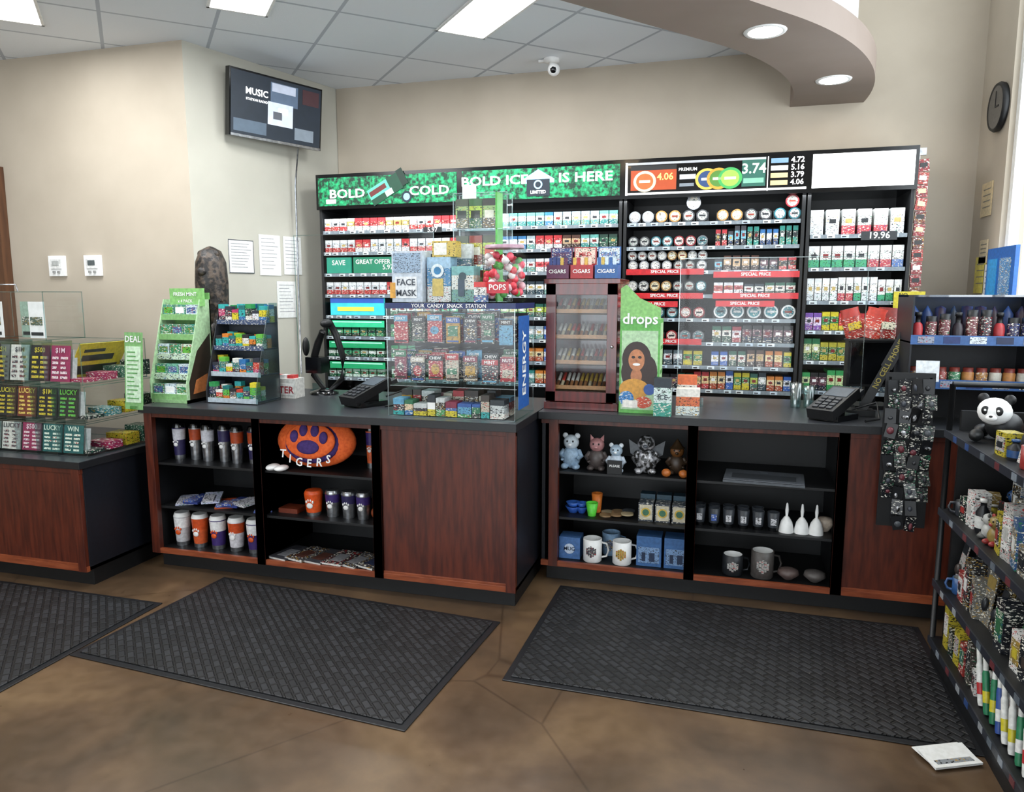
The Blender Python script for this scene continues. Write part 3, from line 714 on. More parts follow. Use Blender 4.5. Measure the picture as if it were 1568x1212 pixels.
for x, s_ in ((.09, 1.1), (.24, 1.45)):
    b = B('souvenir_mug'); mug(b, x, 3.97, .121, .048 * min(s_, 1.2), .10 * s_, '#202226' if s_ < 1.2 else '#4a4644', 'white', rz=15, art='#a8a8a4'); b.done()
b = B('small_trinket_bowl')
for x in (.37, .5): b.at(x, 3.97, .121); b.lathe([(.02, 0), (.055, .03), (.05, .05), (.02, .06), (.001, .06)], pick(['#54504e', '#5a4c48']), 18)
b.done()

# ------------------------------------------------------------------ lottery case
TK = ['#d0c02c', '#1c1c20', '#2c8c4c', '#b0305c', '#d8d8d0', '#b83828', '#2868a0', '#60b040', '#d07828', '#186868', '#30a0a0', '#282c38']
def acr_box(b, x0, x1, y0, y1, z0, z1, m='acrylic', e=.004):
    b.quad((x0, y0, z0), (x1, y0, z0), (x1, y0, z1), (x0, y0, z1), m); b.quad((x0, y1, z0), (x1, y1, z0), (x1, y1, z1), (x0, y1, z1), m)
    b.quad((x0, y0, z0), (x0, y1, z0), (x0, y1, z1), (x0, y0, z1), m); b.quad((x1, y0, z0), (x1, y1, z0), (x1, y1, z1), (x1, y0, z1), m)
    b.quad((x0, y0, z1), (x1, y0, z1), (x1, y1, z1), (x0, y1, z1), m)
    for x in (x0, x1 - e):
        for y in (y0, y1 - e): b.box(x, x + e, y, y + e, z0, z1, 'acrylic_edge')
    for z in (z0, z1 - e):
        for y in (y0, y1 - e): b.box(x0, x1, y, y + e, z, z + e, 'acrylic_edge')
        for x in (x0, x1 - e): b.box(x, x + e, y0, y1, z, z + e, 'acrylic_edge')
b = B('lottery_ticket_dispenser')
tiers = [(.714, .90, 3.17, -3.33), (.90, 1.10, 3.21, -3.36), (1.10, 1.335, 3.26, -3.42)]
TKC = [('#c8b838', '#202020'), ('#1c1c20', '#c8b838'), ('#202420', '#60b040'), ('#2c6c3c', '#d0d080'), ('#8c2850', '#e0c8d0'), ('#c8b030', '#8c2820'), ('#185858', '#d0e0d0'), ('#703020', '#e0c060'), ('#c8c8c0', '#404048')]
for ti, (z0, z1, y0, xr) in enumerate(tiers):
    acr_box(b, -4.9, xr, y0, 3.74, z0, z1)
    x = xr - .20 - ti * .03
    while x > -4.88:
        c, c2 = pick(TKC); h = z1 - z0 - .03
        b.at(x, y0 + .03, z0 + .012, rx=-8)
        b.box(0, .135, 0, .004, 0, h, c); b.text(pick(['WIN', '$500', 'LUCKY', 'CASH', '$1M']), .0675, -.004, h * .86, .038, c2)
        for cc in range(2):
            for kk in range(5): b.box(.012 + cc * .06, .012 + cc * .06 + R(.03, .052), -.003, -.002, h * (.08 + .135 * kk), h * (.15 + .135 * kk), pr(c2))
        b.box(0, .135, .02, .05, 0, h * .9, '#a8acac')
        b.at(); x -= .148
        b.box(x + .141, x + .144, y0, y0 + .2, z0, z1, 'acrylic_edge')
    for k in range(4):
        y = y0 + .04 + k * .13; b.box(xr - .17 + R(0, .03), xr - .02, y, y + .10, z0 + .012, z0 + .03 + .025 * k, pr(pick(['#305848', '#8c2850', '#b8a830', '#287078', '#202428'])))
b.at(-3.62, 3.34, 1.115, ry=30); b.box(-.004, .0, 0, .36, 0, .24, '#b8a430'); b.box(0, .002, .03, .33, .03, .09, '#202020'); b.box(0, .002, .05, .28, .12, .16, '#303030'); b.box(0, .002, .05, .2, .18, .2, '#303030'); b.at()
acr_box(b, -4.4, -3.83, 3.42, 3.70, 1.335, 1.62)
for x, y in ((-4.3, 3.45), (-4.1, 3.5), (-3.98, 3.45)):
    b.box(x, x + .12, y, y + .002, 1.345, 1.56, pick(['white', '#90a898', '#708478'])); b.box(x + .01, x + .10, y - .002, y, 1.42, 1.47, 'p#405850'); b.box(x + .01, x + .10, y - .002, y, 1.36, 1.38, '#202428')
for z in (1.44, 1.53): b.quad((-4.39, 3.43, z), (-3.84, 3.43, z), (-3.84, 3.69, z), (-4.39, 3.69, z), 'acrylic')
b.tube([(-4.3, 3.41, 1.62), (-4.3, 3.40, 1.66), (-4.0, 3.40, 1.66), (-4.0, 3.41, 1.62)], .004, 'steel', 6)
b.done()
# ------------------------------------------------------------------ counter top, left end
CT = TOP + .003
b = B('green_gum_display_stand')
x0, x1 = -3.24, -2.98; ya, yb = 3.56, 3.80
b.box(x0, x1, ya, yb, CT, CT + .02, '#88b07c')
for sx in (x0, x1 - .006):
    b.prism([(ya, CT), (yb, CT), (yb, CT + .60), (yb - .09, CT + .60), (ya, CT + .12)], sx, sx + .006, '#a4c49a', T=SIDE)
b.prism([(ya + .02, CT + .02), (yb - .02, CT + .02), (yb - .02, CT + .40), (ya + .1, CT + .30), (ya + .02, CT + .12)], x1 + .0, x1 + .001, '#30241c', T=SIDE)
b.prism([(ya + .05, CT + .05), (yb - .06, CT + .06), (yb - .06, CT + .16), (ya + .08, CT + .13)], x1 + .001, x1 + .002, '#b87040', T=SIDE)
b.box(x0, x1, yb - .01, yb, CT, CT + .64, '#6ca05c'); b.box(x0 + .05, x1 + .02, yb - .09, yb - .07, CT + .56, CT + .665, '#80b86c'); b.text('FRESH MINT', (x0 + x1) / 2 + .03, yb - .093, CT + .63, .03, 'white'); b.text('x 4 PACK', (x0 + x1) / 2 + .03, yb - .093, CT + .59, .025, 'white')
for k in range(5):
    z = CT + .025 + k * .115; y = ya + .005 + k * .03
    b.box(x0 + .006, x1 - .006, y, yb - .01, z, z + .008, '#d8e4d4'); b.box(x0 + .004, x1 - .004, y - .004, y, z - .006, z + .028, pick(['#80b070', 'p#c8dcc4', '#70a878']))
    for i in range(3):
        xx = x0 + .012 + i * .081; c = pick(['#c8dcc8', '#388878', '#c8d8dc', '#3c8868', '#d8e0d8', '#78b8a0']); b.box(xx, xx + .076, y + .008, y + .10, z + .008, z + .085, pr(c)); b.box(xx + .008, xx + .066, y + .006, y + .008, z + .035, z + .07, pick(['p#1c7c50', 'p#2c5c90', 'white', 'p#58a840'])); b.box(xx, xx + .076, y + .0, y + .008, z + .008, z + .028, '#e0e8e0')
b.done()
b = B('green_price_placard'); b.at(-3.235, 3.42, .95, rz=-4, rx=-4); b.box(-.065, .065, 0, .006, 0, .44, '#78a86c'); b.box(-.055, .055, -.002, 0, .04, .36, '#c4dcc0')
for i in range(12): b.box(-.045, R(.0, .045), -.003, -.002, .06 + i * .024, .067 + i * .024, '#5c9858')
b.text('DEAL', 0, -.003, .40, .05, 'white'); b.box(-.03, .03, 0, .03, 0, .02, '#58b848'); b.done()
b = B('candy_display_rack')
x0, x1 = -2.90, -2.56; ya, yb = 3.62, 3.86
b.box(x0, x1, yb - .006, yb, CT, CT + .56, '#283038')
for sx in (x0, x1 - .005): b.prism([(ya, CT), (yb, CT), (yb, CT + .58), (yb - .08, CT + .58), (ya, CT + .08)], sx, sx + .005, '#26282e' if sx == x0 else 'acrylic_edge', T=SIDE)
for k in range(4):
    z = CT + .01 + k * .15; y = ya + .01 + k * .04
    b.box(x0, x1, y, yb, z, z + .006, '#283038'); b.box(x0, x1, y - .004, y, z - .005, z + .022, pick(['#a8b4bc', 'p#3c4c6c', '#c8ccd0']))
    for i in range(7):
        xx = x0 + .01 + i * .046
        for r_ in range(2): b.pack(xx, y + .008 + r_ * .05, z + .006, .042, .04, R(.06, .11), pick(TK), pick(TK + ['#d8dce0', '#1c2c50', '#484c54']), pick(TK))
b.done()
b = B('boxed_cigarette_tray'); b.box(-2.78, -2.50, 3.92, 4.03, CT, CT + .12, '#c8c8c4'); b.box(-2.77, -2.51, 3.918, 3.92, CT + .02, CT + .09, '#d8d8d4'); b.text('WINTER', -2.62, 3.916, CT + .05, .06, '#902830')
for k in range(5): b.box(-2.77 + k * .052, -2.73 + k * .052, 3.94, 4.0, CT + .12, CT + .14, pick(['#c8a858', '#b83838', '#d8d8d8']))
b.done()
b = B('carved_wooden_bear'); b.at(-3.13, 4.02, CT)
b.lathe([(.09, 0), (.095, .1), (.09, .3), (.095, .5), (.10, .70), (.092, .83), (.065, .90), (.02, .925), (.001, .93)], 'carved', 18)
b.ell(-.055, -.02, .88, .022, .02, .025, 'carved'); b.ell(.055, -.02, .88, .022, .02, .025, 'carved'); b.ell(0, -.085, .77, .035, .03, .03, 'carved'); b.tube([(-.07, -.02, .6), (-.085, -.08, .45), (-.03, -.10, .38)], .024, 'carved'); b.tube([(.07, -.02, .6), (.085, -.08, .45), (.03, -.10, .38)], .024, 'carved'); b.done()
b = B('barcode_scanner_stand'); b.at(-2.45, 4.18, CT)
b.lathe([(.09, 0), (.09, .012), (.04, .03), (.016, .035)], 'blackgloss', 20)
b.tube([(0, 0, .03), (-.08, .01, .12), (-.07, 0, .22), (-.02, -.02, .33), (.03, -.05, .40)], [.016, .02, .024, .024, .02], 'black'); b.tube([(.04, 0, .02), (.13, 0, .10), (.14, 0, .24), (.10, -.01, .38), (.06, -.02, .46)], [.014, .018, .02, .022, .022], 'black')
b.box(-.07, .04, -.1, .0, .14, .24, 'blackgloss'); b.ell(.06, -.05, .45, .03, .06, .028, 'black'); b.ell(-.11, -.02, .3, .02, .03, .06, 'black'); b.done()
def pinpad(x, y, rz, tl=20):
    b = B('card_payment_terminal'); b.at(x, y, CT, rz=rz, k=1.4)
    b.prism([(-.055, -.07), (.055, -.07), (.065, .06), (-.065, .06)], 0, .02, 'blackgloss')
    T = Matrix.Translation((0, 0, .06)) @ Matrix.Rotation(math.radians(tl), 4, 'X')
    b.box(-.05, .05, -.1, .1, -.02, .018, 'black', T=T); b.box(-.042, .042, .015, .085, .018, .020, '#38424c', T=T)
    for i in range(4):
        for j in range(3): b.box(-.036 + j * .026, -.016 + j * .026, -.085 + i * .023, -.069 + i * .023, .018, .023, '#24272c', T=T)
    b.box(-.05, .05, .1, .13, -.02, .0, '#202226', T=T); b.box(-.02, .02, -.02, .05, .015, .05, 'black')
    b.tube([(.03, .08, .03), (.1, .12, .06), (.14, .06, .01), (.12, 0, .006)], .004, 'black', 6); b.done(bevel=.002)
pinpad(-1.96, 3.80, -25); pinpad(.55, 4.03, -35)

# ------------------------------------------------------------------ centre acrylic snack case
b = B('acrylic_snack_case')
x0, x1, y0, y1, z0, z1 = -1.675, -.985, 3.49, 3.86, CT, 1.555
acr_box(b, x0, x1, y0, y1, z0, z1)
b.box(x0, x1, y0 + .03, y1, z0 + .155, z0 + .16, 'acrylic_edge'); b.box(x0 - .004, x1 + .004, y0 - .006, y0, z1 - .024, z1 + .004, '#1c2c60'); b.box(x1, x1 + .004, y0, y1, z1 - .024, z1 + .004, '#1c2c60')
b.text('YOUR  CANDY  SNACK  STATION', (x0 + x1) / 2, y0 - .008, z1 - .010, .026, 'white')
b.box(x1, x1 + .003, y0 + .06, y0 + .26, z0 + .05, z1 - .06, '#2058a0'); b.text('ENERGY', x1 + .005, y0 + .16, z0 + .28, .09, 'white', T=Matrix.Rotation(math.pi / 2, 4, 'Z') @ FR @ Matrix.Rotation(math.pi / 2, 4, 'Z'))
b.box(x0 + .02, x1 - .02, y1 - .05, y1 - .045, z0 + .17, z1 - .05, '#181a20')
PC = ['#a82c34', '#2c2826', '#c0c4c4', '#2c6c4c', '#30589c', '#1c1a20', '#b8b0a0', '#7c2440', '#b08828', '#202830', '#5a98b8', '#38302c']
def pouch(b, x, y, z, w, h, c, c2):
    b.prism([(-w / 2, -.008), (w / 2, -.008), (w * .46, .012), (-w * .46, .012)], 0, h, pr(c), T=Matrix.Translation((x, y, z)))
    b.box(x - w * .5, x + w * .5, y - .011, y - .008, z + h * .76, z + h * .97, c2)
    k = random.random()
    if k < .35: b.disc(x, y - .0125, z + h * .42, w * .3, pr(pick(PC)), sy=R(.7, 1.2))
    elif k < .8: b.box(x - w * R(.25, .42), x + w * R(.25, .42), y - .0128, y - .008, z + h * R(.15, .3), z + h * R(.4, .68), pr(pick(PC)))
    b.box(x - w * .4, x + w * .4, y - .0128, y - .008, z + h * .05, z + h * .11, pick(PC))
    b.text(pick(['NUTS', 'JERKY', 'GUM', 'MINT', 'CHEW']), x, y - .0134, z + h * .86, w * .28, 'white')
for r_, z in enumerate((z0 + .18, z0 + .375)):
    for i in range(7):
        x = x0 + .06 + i * .096
        for dd in range(3): pouch(b, x + R(-.006, .006), y0 + .05 + dd * .05, z + dd * .004 + R(0, .015), R(.065, .088), R(.12, .16), pick(PC), pick(PC))
        b.tube([(x, y0 + .04, z + .165), (x, y1 - .05, z + .165)], .002, 'steel', 5)
x = x0 + .02
while x < x1 - .1:
    w = R(.04, .08); b.pack(x, y0 + .02, z0 + .006, w, .09, R(.05, .12), pick(PC), pick(PC + ['white', '#d8c0a0']), pick(TK), a=R(.2, .4), b=R(.6, .8)); b.pack(x, y0 + .13, z0 + .006, w, .1, R(.09, .13), pick(PC), pick(PC), pick(PC)); x += w + .005
b.done()
ZT = 1.563
b = B('face_mask_box'); b.box(-1.67, -1.50, 3.56, 3.68, ZT, ZT + .26, '#b8c4d0'); b.box(-1.66, -1.51, 3.558, 3.56, ZT + .15, ZT + .25, 'p#90a8c0'); b.box(-1.65, -1.53, 3.557, 3.558, ZT + .02, ZT + .13, '#d8dce0'); b.text('FACE', -1.59, 3.555, ZT + .1, .045, '#303844'); b.text('MASK', -1.59, 3.555, ZT + .045, .045, '#303844'); b.box(-1.68, -1.65, 3.555, 3.558, ZT + .02, ZT + .1, '#d09838'); b.done(bevel=.002)
b = B('boxed_remedies'); b.pack(-1.49, 3.60, ZT, .13, .1, .23, '#98b8d0', '#4080b0', '#d0d8d8'); b.box(-1.46, -1.40, 3.596, 3.60, ZT + .03, ZT + .12, '#c8b464'); b.disc(-1.43, 3.594, ZT + .16, .035, '#d8e4e8'); b.disc(-1.43, 3.593, ZT + .16, .02, '#2c78a8')
b.pack(-1.34, 3.56, ZT, .12, .1, .18, '#70a8a8', '#c8d0cc', '#68988c'); b.box(-1.305, -1.27, 3.556, 3.56, ZT + .03, ZT + .12, '#3c5060'); b.disc(-1.28, 3.555, ZT + .13, .02, '#304850')
b.box(-1.46, -1.33, 3.60, 3.68, ZT + .23, ZT + .31, 'p#c0a848'); b.box(-1.45, -1.38, 3.598, 3.60, ZT + .24, ZT + .30, '#e0e0d8')
b.pack(-1.37, 3.70, ZT, .09, .04, .30, '#c8d0d4', '#50687c', '#c8d0d4'); b.pack(-1.20, 3.50, ZT, .06, .05, .10, '#c83838', '#d8d8d4', '#2c5c90'); b.done(bevel=.002)
b = B('lollipop_jar'); b.at(-1.085, 3.65, ZT, k=1.12)
b.lathe([(.09, 0), (.105, .02), (.11, .15), (.10, .2), (.085, .22), (.085, .24)], 'acrylic', 22)
b.lathe([(.088, .24), (.088, .255), (.001, .258)], '#a88898', 22)
for i in range(60):
    a = R(0, 6.28); rr = .088 * math.sqrt(R(.3, 1)); b.ell(rr * math.cos(a), rr * math.sin(a), R(.03, .22), .018, .018, .018, pick(['#c82c3c', '#d83c4c', '#e8586c', '#d8d0d0', '#d8d0d0', '#58a050', '#e0b0b8', '#e0b0b8']), 8, 6)
b.box(-.05, .05, -.115, -.108, .04, .09, '#c02838')
b.text('POPS', 0, -.117, .065, .035, 'white'); b.done()
b = B('acrylic_packet_tower')
x0, x1, y0, y1 = -1.40, -1.10, 3.75, 3.85
acr_box(b, x0, x1, y0, y1, ZT, 2.13)
for z in (1.75, 1.94): b.box(x0, x1, y0, y1, z, z + .004, 'acrylic_edge')
b.box(x0 + .235, x0 + .245, y0, y1, ZT, 2.13, '#60b858')
for z in (1.58, 1.76, 1.95):
    for i in range(3):
        c = pick(['#3c6438', '#b8b040', '#38342c', '#48503c', '#8c3c30']); x = x0 + .008 + i * .076
        b.pack(x, y0 + .02, z, .07, .04, .15, c, pick(['#c8c048', '#2c3428', '#90b070', '#a8c848']), c); b.box(x + .01, x + .06, y0 + .018, y0 + .02, z + .05, z + .09, pick(['#d8d8c8', '#20281c', '#c84830']))
b.done()

# ------------------------------------------------------------------ cigar humidor
b = B('cigar_humidor_cabinet'); x0, x1, y0, y1, z0, z1 = -.94, -.55, 3.97, 4.34, CT, 1.66
b.box(x0, x0 + .02, y0, y1, z0, z1, 'wood_dark'); b.box(x1 - .02, x1, y0, y1, z0, z1, 'wood_dark'); b.box(x0, x1, y1 - .015, y1, z0, z1, 'wood_dark')
b.box(x0 - .012, x1 + .012, y0 - .015, y1, z1, z1 + .025, 'wood_dark'); b.box(x0 - .01, x1 + .01, y0 - .012, y1, z0, z0 + .04, 'wood_dark')
b.box(x0, x0 + .055, y0 - .018, y0, z0 + .045, z1, 'wood_dark'); b.box(x1 - .055, x1, y0 - .018, y0, z0 + .045, z1, 'wood_dark'); b.box(x0, x1, y0 - .018, y0, z0 + .045, z0 + .1, 'wood_dark'); b.box(x0, x1, y0 - .018, y0, z1 - .06, z1, 'wood_dark')
b.quad((x0 + .055, y0 - .008, z0 + .1), (x1 - .055, y0 - .008, z0 + .1), (x1 - .055, y0 - .008, z1 - .06), (x0 + .055, y0 - .008, z1 - .06), 'glass'); b.ell(x1 - .025, y0 - .028, z0 + .35, .008, .012, .008, 'steel')
for k in range(4):
    z = z0 + .1 + k * .14; b.box(x0 + .02, x1 - .02, y0 + .03, y1 - .02, z, z + .01, 'wood')
    b.box(x0 + .03, x1 - .03, y0 + .03, y0 + .036, z, z + .03, '#a87848')
    for i in range(12):
        xx = x0 + .05 + i * .026; T = Matrix.Translation((xx, y0 + .05, z + .02)) @ Matrix.Rotation(math.radians(-62), 4, 'X')
        b.lathe([(.009, 0), (.010, .05), (.009, .13), (.002, .135)], [pick(['#8a5c38', '#5c3418', '#b0a488']), pick(['#b83028', '#c8a850', '#d8d4cc']), pick(['#6c4424', '#a88c68', '#485058'])], 8, T=T)
b.box(x0 + .02, x1 - .02, y0 + .01, y1 - .02, z1 - .02, z1, 'wood_dark'); b.done(bevel=.002)
for i, (c, c2) in enumerate([('#5c2448', '#2c3c78'), ('#a8282c', '#d8c8b8'), ('#2c5c98', '#c8d8e0')]):
    b = B('cigarillo_box'); x = -.945 + i * .133; b.box(x, x + .123, 3.98, 4.10, 1.688, 1.76, c); b.box(x, x + .123, 4.085, 4.10, 1.76, 1.86, c); b.box(x + .006, x + .117, 4.083, 4.085, 1.77, 1.855, pr(c2))
    b.text(['SWEET', 'MILD', 'GRAPE'][i], x + .06, 4.08, 1.82, .03, c); b.text('CIGARS', x + .06, 3.978, 1.725, .028, 'white')
    for k in range(5): b.box(x + .01 + k * .021, x + .027 + k * .021, 4.0, 4.01, 1.755, 1.80, pick([c2, c, '#c8a848']))
    b.done()
b = B('cough_drop_display_carton'); x0, x1, y0, y1 = -.53, -.32, 3.93, 4.11
b.box(x0, x1, y0, y1, CT, CT + .50, '#5ca84c'); b.box(x1, x1 + .001, y0 + .01, y1 - .01, CT + .02, CT + .48, '#a8cc9c')
for k in range(3): b.box(x1, x1 + .002, y0 + .03, y1 - .03, CT + .08 + k * .13, CT + .10 + k * .13, '#489040')
b.prism([(x0, CT + .5), (x1, CT + .5), (x1, CT + .56), (x0 + .1, CT + .61), (x0 + .03, CT + .68), (x0, CT + .66)], -y0 - .004, -y0, '#80b868', T=Matrix(((1, 0, 0, 0), (0, 0, -1, 0), (0, 1, 0, 0), (0, 0, 0, 1))))
b.text('drops', (x0 + x1) / 2, y0 - .008, CT + .50, .08, 'white')
yy = y0 - .001
b.box(x0 + .01, x1 - .01, yy - .001, yy, CT + .02, CT + .44, '#a8c8a0')
b.disc(x0 + .09, yy - .002, CT + .29, .085, '#2c1a14', sx=.9, sy=1.1, n=24); b.disc(x0 + .15, yy - .0022, CT + .22, .05, '#2c1a14', sy=1.8); b.disc(x0 + .04, yy - .0022, CT + .22, .03, '#2c1a14', sy=2.2)
b.disc(x0 + .09, yy - .003, CT + .285, .05, '#b87850', sx=.85, sy=1.15, n=24); b.disc(x0 + .09, yy - .004, CT + .262, .02, 'white', sx=1, sy=.35); b.disc(x0 + .073, yy - .004, CT + .30, .007, '#201410', sx=1.4); b.disc(x0 + .107, yy - .004, CT + .30, .007, '#201410', sx=1.4); b.disc(x0 + .09, yy - .004, CT + .281, .006, '#9c5c3c')
b.disc(x0 + .09, yy - .0028, CT + .20, .06, '#a86c48', sx=.5, sy=.7); b.disc(x0 + .08, yy - .0032, CT + .13, .08, '#c89038', sx=1, sy=.7); b.disc(x0 + .04, yy - .0036, CT + .08, .04, 'p#2878b8'); b.disc(x0 + .13, yy - .0036, CT + .06, .045, 'p#c8481c', sy=.7); b.disc(x0 + .16, yy - .0036, CT + .13, .03, '#3058a0'); b.box(x0 + .02, x0 + .1, yy - .004, yy - .0036, CT + .03, CT + .07, '#e8e4dc')
b.done()
b = B('small_mint_boxes'); b.pack(-.34, 3.86, CT, .09, .06, .20, '#1c2830', '#c8d8d4', '#2c8c7c'); b.text('ICE', -.295, 3.857, CT + .1, .035, '#20303c'); b.pack(-.23, 3.93, CT, .12, .08, .14, '#d8d4cc', '#c86838', '#c8d0cc', a=.35, b=.7); b.pack(-.23, 4.03, CT, .1, .06, .2, '#c86030', '#d8d0c8', '#d0d0d0'); b.done()

# ------------------------------------------------------------------ sneeze guards
def guard(x0, x1, y, z0, z1):
    b = B('acrylic_sneeze_guard'); b.quad((x0, y, z0), (x1, y, z0), (x1, y, z1), (x0, y, z1), 'acrylic')
    b.box(x0, x1, y - .0005, y + .0035, z1, z1 + .004, 'acrylic_edge')
    for x in (x0, x1 - .004): b.box(x, x + .004, y - .0005, y + .0035, z0, z1, 'acrylic_edge')
    for x in (x0 + .1, x1 - .15): b.box(x, x + .05, y - .03, y + .04, CT, CT + .006, 'acrylic_edge'); b.box(x, x + .05, y - .001, y + .004, CT, z0 + .02, 'acrylic_edge')
    b.done()
guard(-2.72, -1.74, 4.32, 1.0, 1.98); guard(-.25, .72, 4.30, 1.0, 1.80)

# ------------------------------------------------------------------ right end of the counter
b = B('blue_tier_display_rack'); x0, x1, y0, y1 = .86, 1.42, 3.93, 4.25
for x in (x0, x1 - .008): b.box(x, x + .008, y0, y1, CT, 1.6, 'navy')
b.box(x0, x1, y1 - .006, y1, CT, 1.6, 'navy')
for z in (1.16, 1.37):
    b.box(x0, x1, y0, y1, z, z + .008, 'navy'); b.box(x0, x1, y0 - .006, y0, z - .005, z + .04, '#34588c')
    for i in range(5): b.box(x0 + .03 + i * .11, x0 + .10 + i * .11, y0 - .008, y0 - .006, z + .002, z + .034, pick(['p#c8d0d8', '#203060', 'p#8890a0', '#182444']))
b.box(x0, x1, y0 + .1, y1, 1.59, 1.6, 'acrylic_blue')
for i in range(9):
    x = x0 + .045 + i * .058
    b.at(x, y0 + .08, 1.378); hh = R(.8, 1.1)
    if i % 3: b.lathe([(.024, 0), (.026, .10 * hh), (.024, .11 * hh), (.024, .14 * hh), (.001, .14 * hh)], [pick(['p#602028', 'p#241c24', 'p#282040', 'p#1c2844'])] * 2 + ['black'] * 2, 12)
    else: b.lathe([(.022, 0), (.024, .06), (.02, .08), (.012, .09), (.012, .12), (.016, .12), (.016, .14), (.001, .14)], [pick(['#a02c30', '#241c24', '#101218'])] * 3 + ['black'] * 4, 12)
    b.at(x, y0 + .17, 1.378); b.lathe([(.025, 0), (.025, R(.12, .17)), (.001, .17)], pick(['#20242c', '#141820', '#301820', '#2c3c60']), 12)
    b.at(x, y0 + .08, 1.168); b.lathe([(.026, 0), (.027, .06), (.023, .065), (.023, .085), (.001, .085)], [pick(['p#88302c', 'p#986828', 'p#2c7048', '#b8b4a8', '#a87038'])] * 2 + ['#702c24'] * 2, 12)
b.at(x0 + .08, y0 - .02, 1.19, rx=-5); b.box(-.05, .05, 0, .004, 0, .1, '#d0d4d8'); b.at(); b.done()
b = B('keychain_hanging_rack'); x0, x1 = .74, .95
b.box(x0, x1, 3.80, 3.81, .50, 1.24, 'black'); b.tube([(x0 + .02, 3.80, 1.22), (x0 + .02, 3.84, 1.0), (x0 + .02, 3.84, .98)], .006, 'black'); b.tube([(x1 - .02, 3.80, 1.22), (x1 - .02, 3.84, 1.0), (x1 - .02, 3.84, .98)], .006, 'black')
for r_ in range(10):
    for i in range(4):
        x = x0 + .028 + i * .052 + R(-.008, .008); z = 1.18 - r_ * .072 + R(-.01, .01)
        if r_ > 7 and i in (0, 3): continue
        b.at(x, 3.77, z, rz=R(-25, 25), rx=R(-12, 12), ry=R(-12, 12))
        b.box(-.024, .024, -.004, .0, -.035, .035, pick(['p#101114', '#0c0d0f', 'p#16181c', '#101216'])); b.ell(R(-.005, .005), -.01, R(-.012, 0), R(.008, .016), .008, R(.008, .018), pick(['silver_pattern', '#4c5054', '#3c4048', '#602830', 'silver_pattern', '#24262a']), 8, 6); b.tube([(0, 0, .03), (0, .02, .035), (0, .03, .03)], .0015, 'steel', 5)
b.at(); b.done()
b = B('point_of_sale_monitor'); b.at(.80, 4.50, CT, rz=8)
b.box(-.10, .10, -.08, .10, 0, .02, 'black'); b.box(-.03, .03, .0, .05, .02, .14, 'black'); b.box(-.14, .14, -.03, .03, .12, .38, 'black'); b.box(-.125, .125, -.032, -.03, .135, .365, 'blackgloss'); b.box(-.14, .14, -.06, .06, .375, .385, 'black'); b.done(bevel=.003)
b = B('snack_bags')
for (x, c, c2, ry) in ((.71, '#a82c20', '#d8b838', -14), (.78, '#b83828', '#c84830', 12), (.86, '#802820', '#d8d0b8', 4)):
    b.at(x, 4.50, 1.36, rz=R(-15, 15), rx=-6, ry=ry)
    b.lathe([(.045, 0), (.055, .02), (.055, .12), (.05, .15), (.052, .17)], [pr(c), pr(c), c, c], 20, T=Matrix.Diagonal((1, .4, 1, 1))); b.box(-.035, .035, -.026, -.02, .05, .09, pr(c2))
b.done()
b = B('black_counter_sign'); b.at(.70, 4.20, CT, rz=-12, ry=24); b.box(-.022, .022, -.01, .01, .02, .50, 'black'); b.box(-.028, .028, -.012, .012, .28, .52, 'black')
b.text('NO CELL PHONE', 0, -.014, .30, .036, '#98882c', T=FR @ Matrix.Rotation(math.pi / 2, 4, 'Z')); b.at(.70, 4.20, CT); b.box(-.07, .07, -.05, .06, 0, .03, 'black'); b.done()
b = B('plastic_cups')
for x, y, h in ((.40, 4.38, .14), (.47, 4.42, .12)): b.at(x, y, CT); b.lathe([(.026, 0), (.036, h), (.034, h), (.024, .005), (.001, .005)], 'acrylic_edge', 16)
b.done()

# ------------------------------------------------------------------ right gift rack
b = B('gift_display_gondola'); gx, y0, y1 = .95, 1.9, 3.47
b.box(gx + .38, gx + .40, y0, y1, 0, 1.22, 'black')
for y in (y0, y1 - .02): b.box(gx + .02, gx + .40, y, y + .02, 0, 1.12, 'black')
for y in (y1 - .03, y0, (y0 + y1) / 2): b.box(gx + .36, gx + .40, y, y + .03, 0, 1.24, 'black')
b.box(gx - .02, gx + .4, y0, y1, 0, .10, 'black')
b.tube([(gx - .02, y1 - .01, .1), (gx - .02, y1 - .01, 1.23)], .012, 'black'); b.tube([(gx - .02, y1 - .01, 1.23), (gx + .4, y1 - .01, 1.23)], .012, 'black')
LV = [.10, .36, .68, 1.02]
for z in LV:
    b.box(gx - .03, gx + .38, y0, y1, z, z + .015, 'black'); b.box(gx - .036, gx - .03, y0, y1, z - .015, z + .015, '#22262e')
    y = y0 + .03
    while y < y1 - .08: b.box(gx - .038, gx - .036, y, y + .04, z - .012, z + .012, pick(['#788088', '#586068', '#8c9094', '#602c30', '#2c4474'])); y += R(.09, .2)
b.done()
GC = ['#15161a', '#a8a8a4', '#22252c', '#5c5c58', '#8c2c28', '#244878', '#806c38', '#c8c8c4', '#2c5c3c', '#101114', '#38302c', '#1c1e22', '#14181e', '#b0a030', '#d0d0cc']
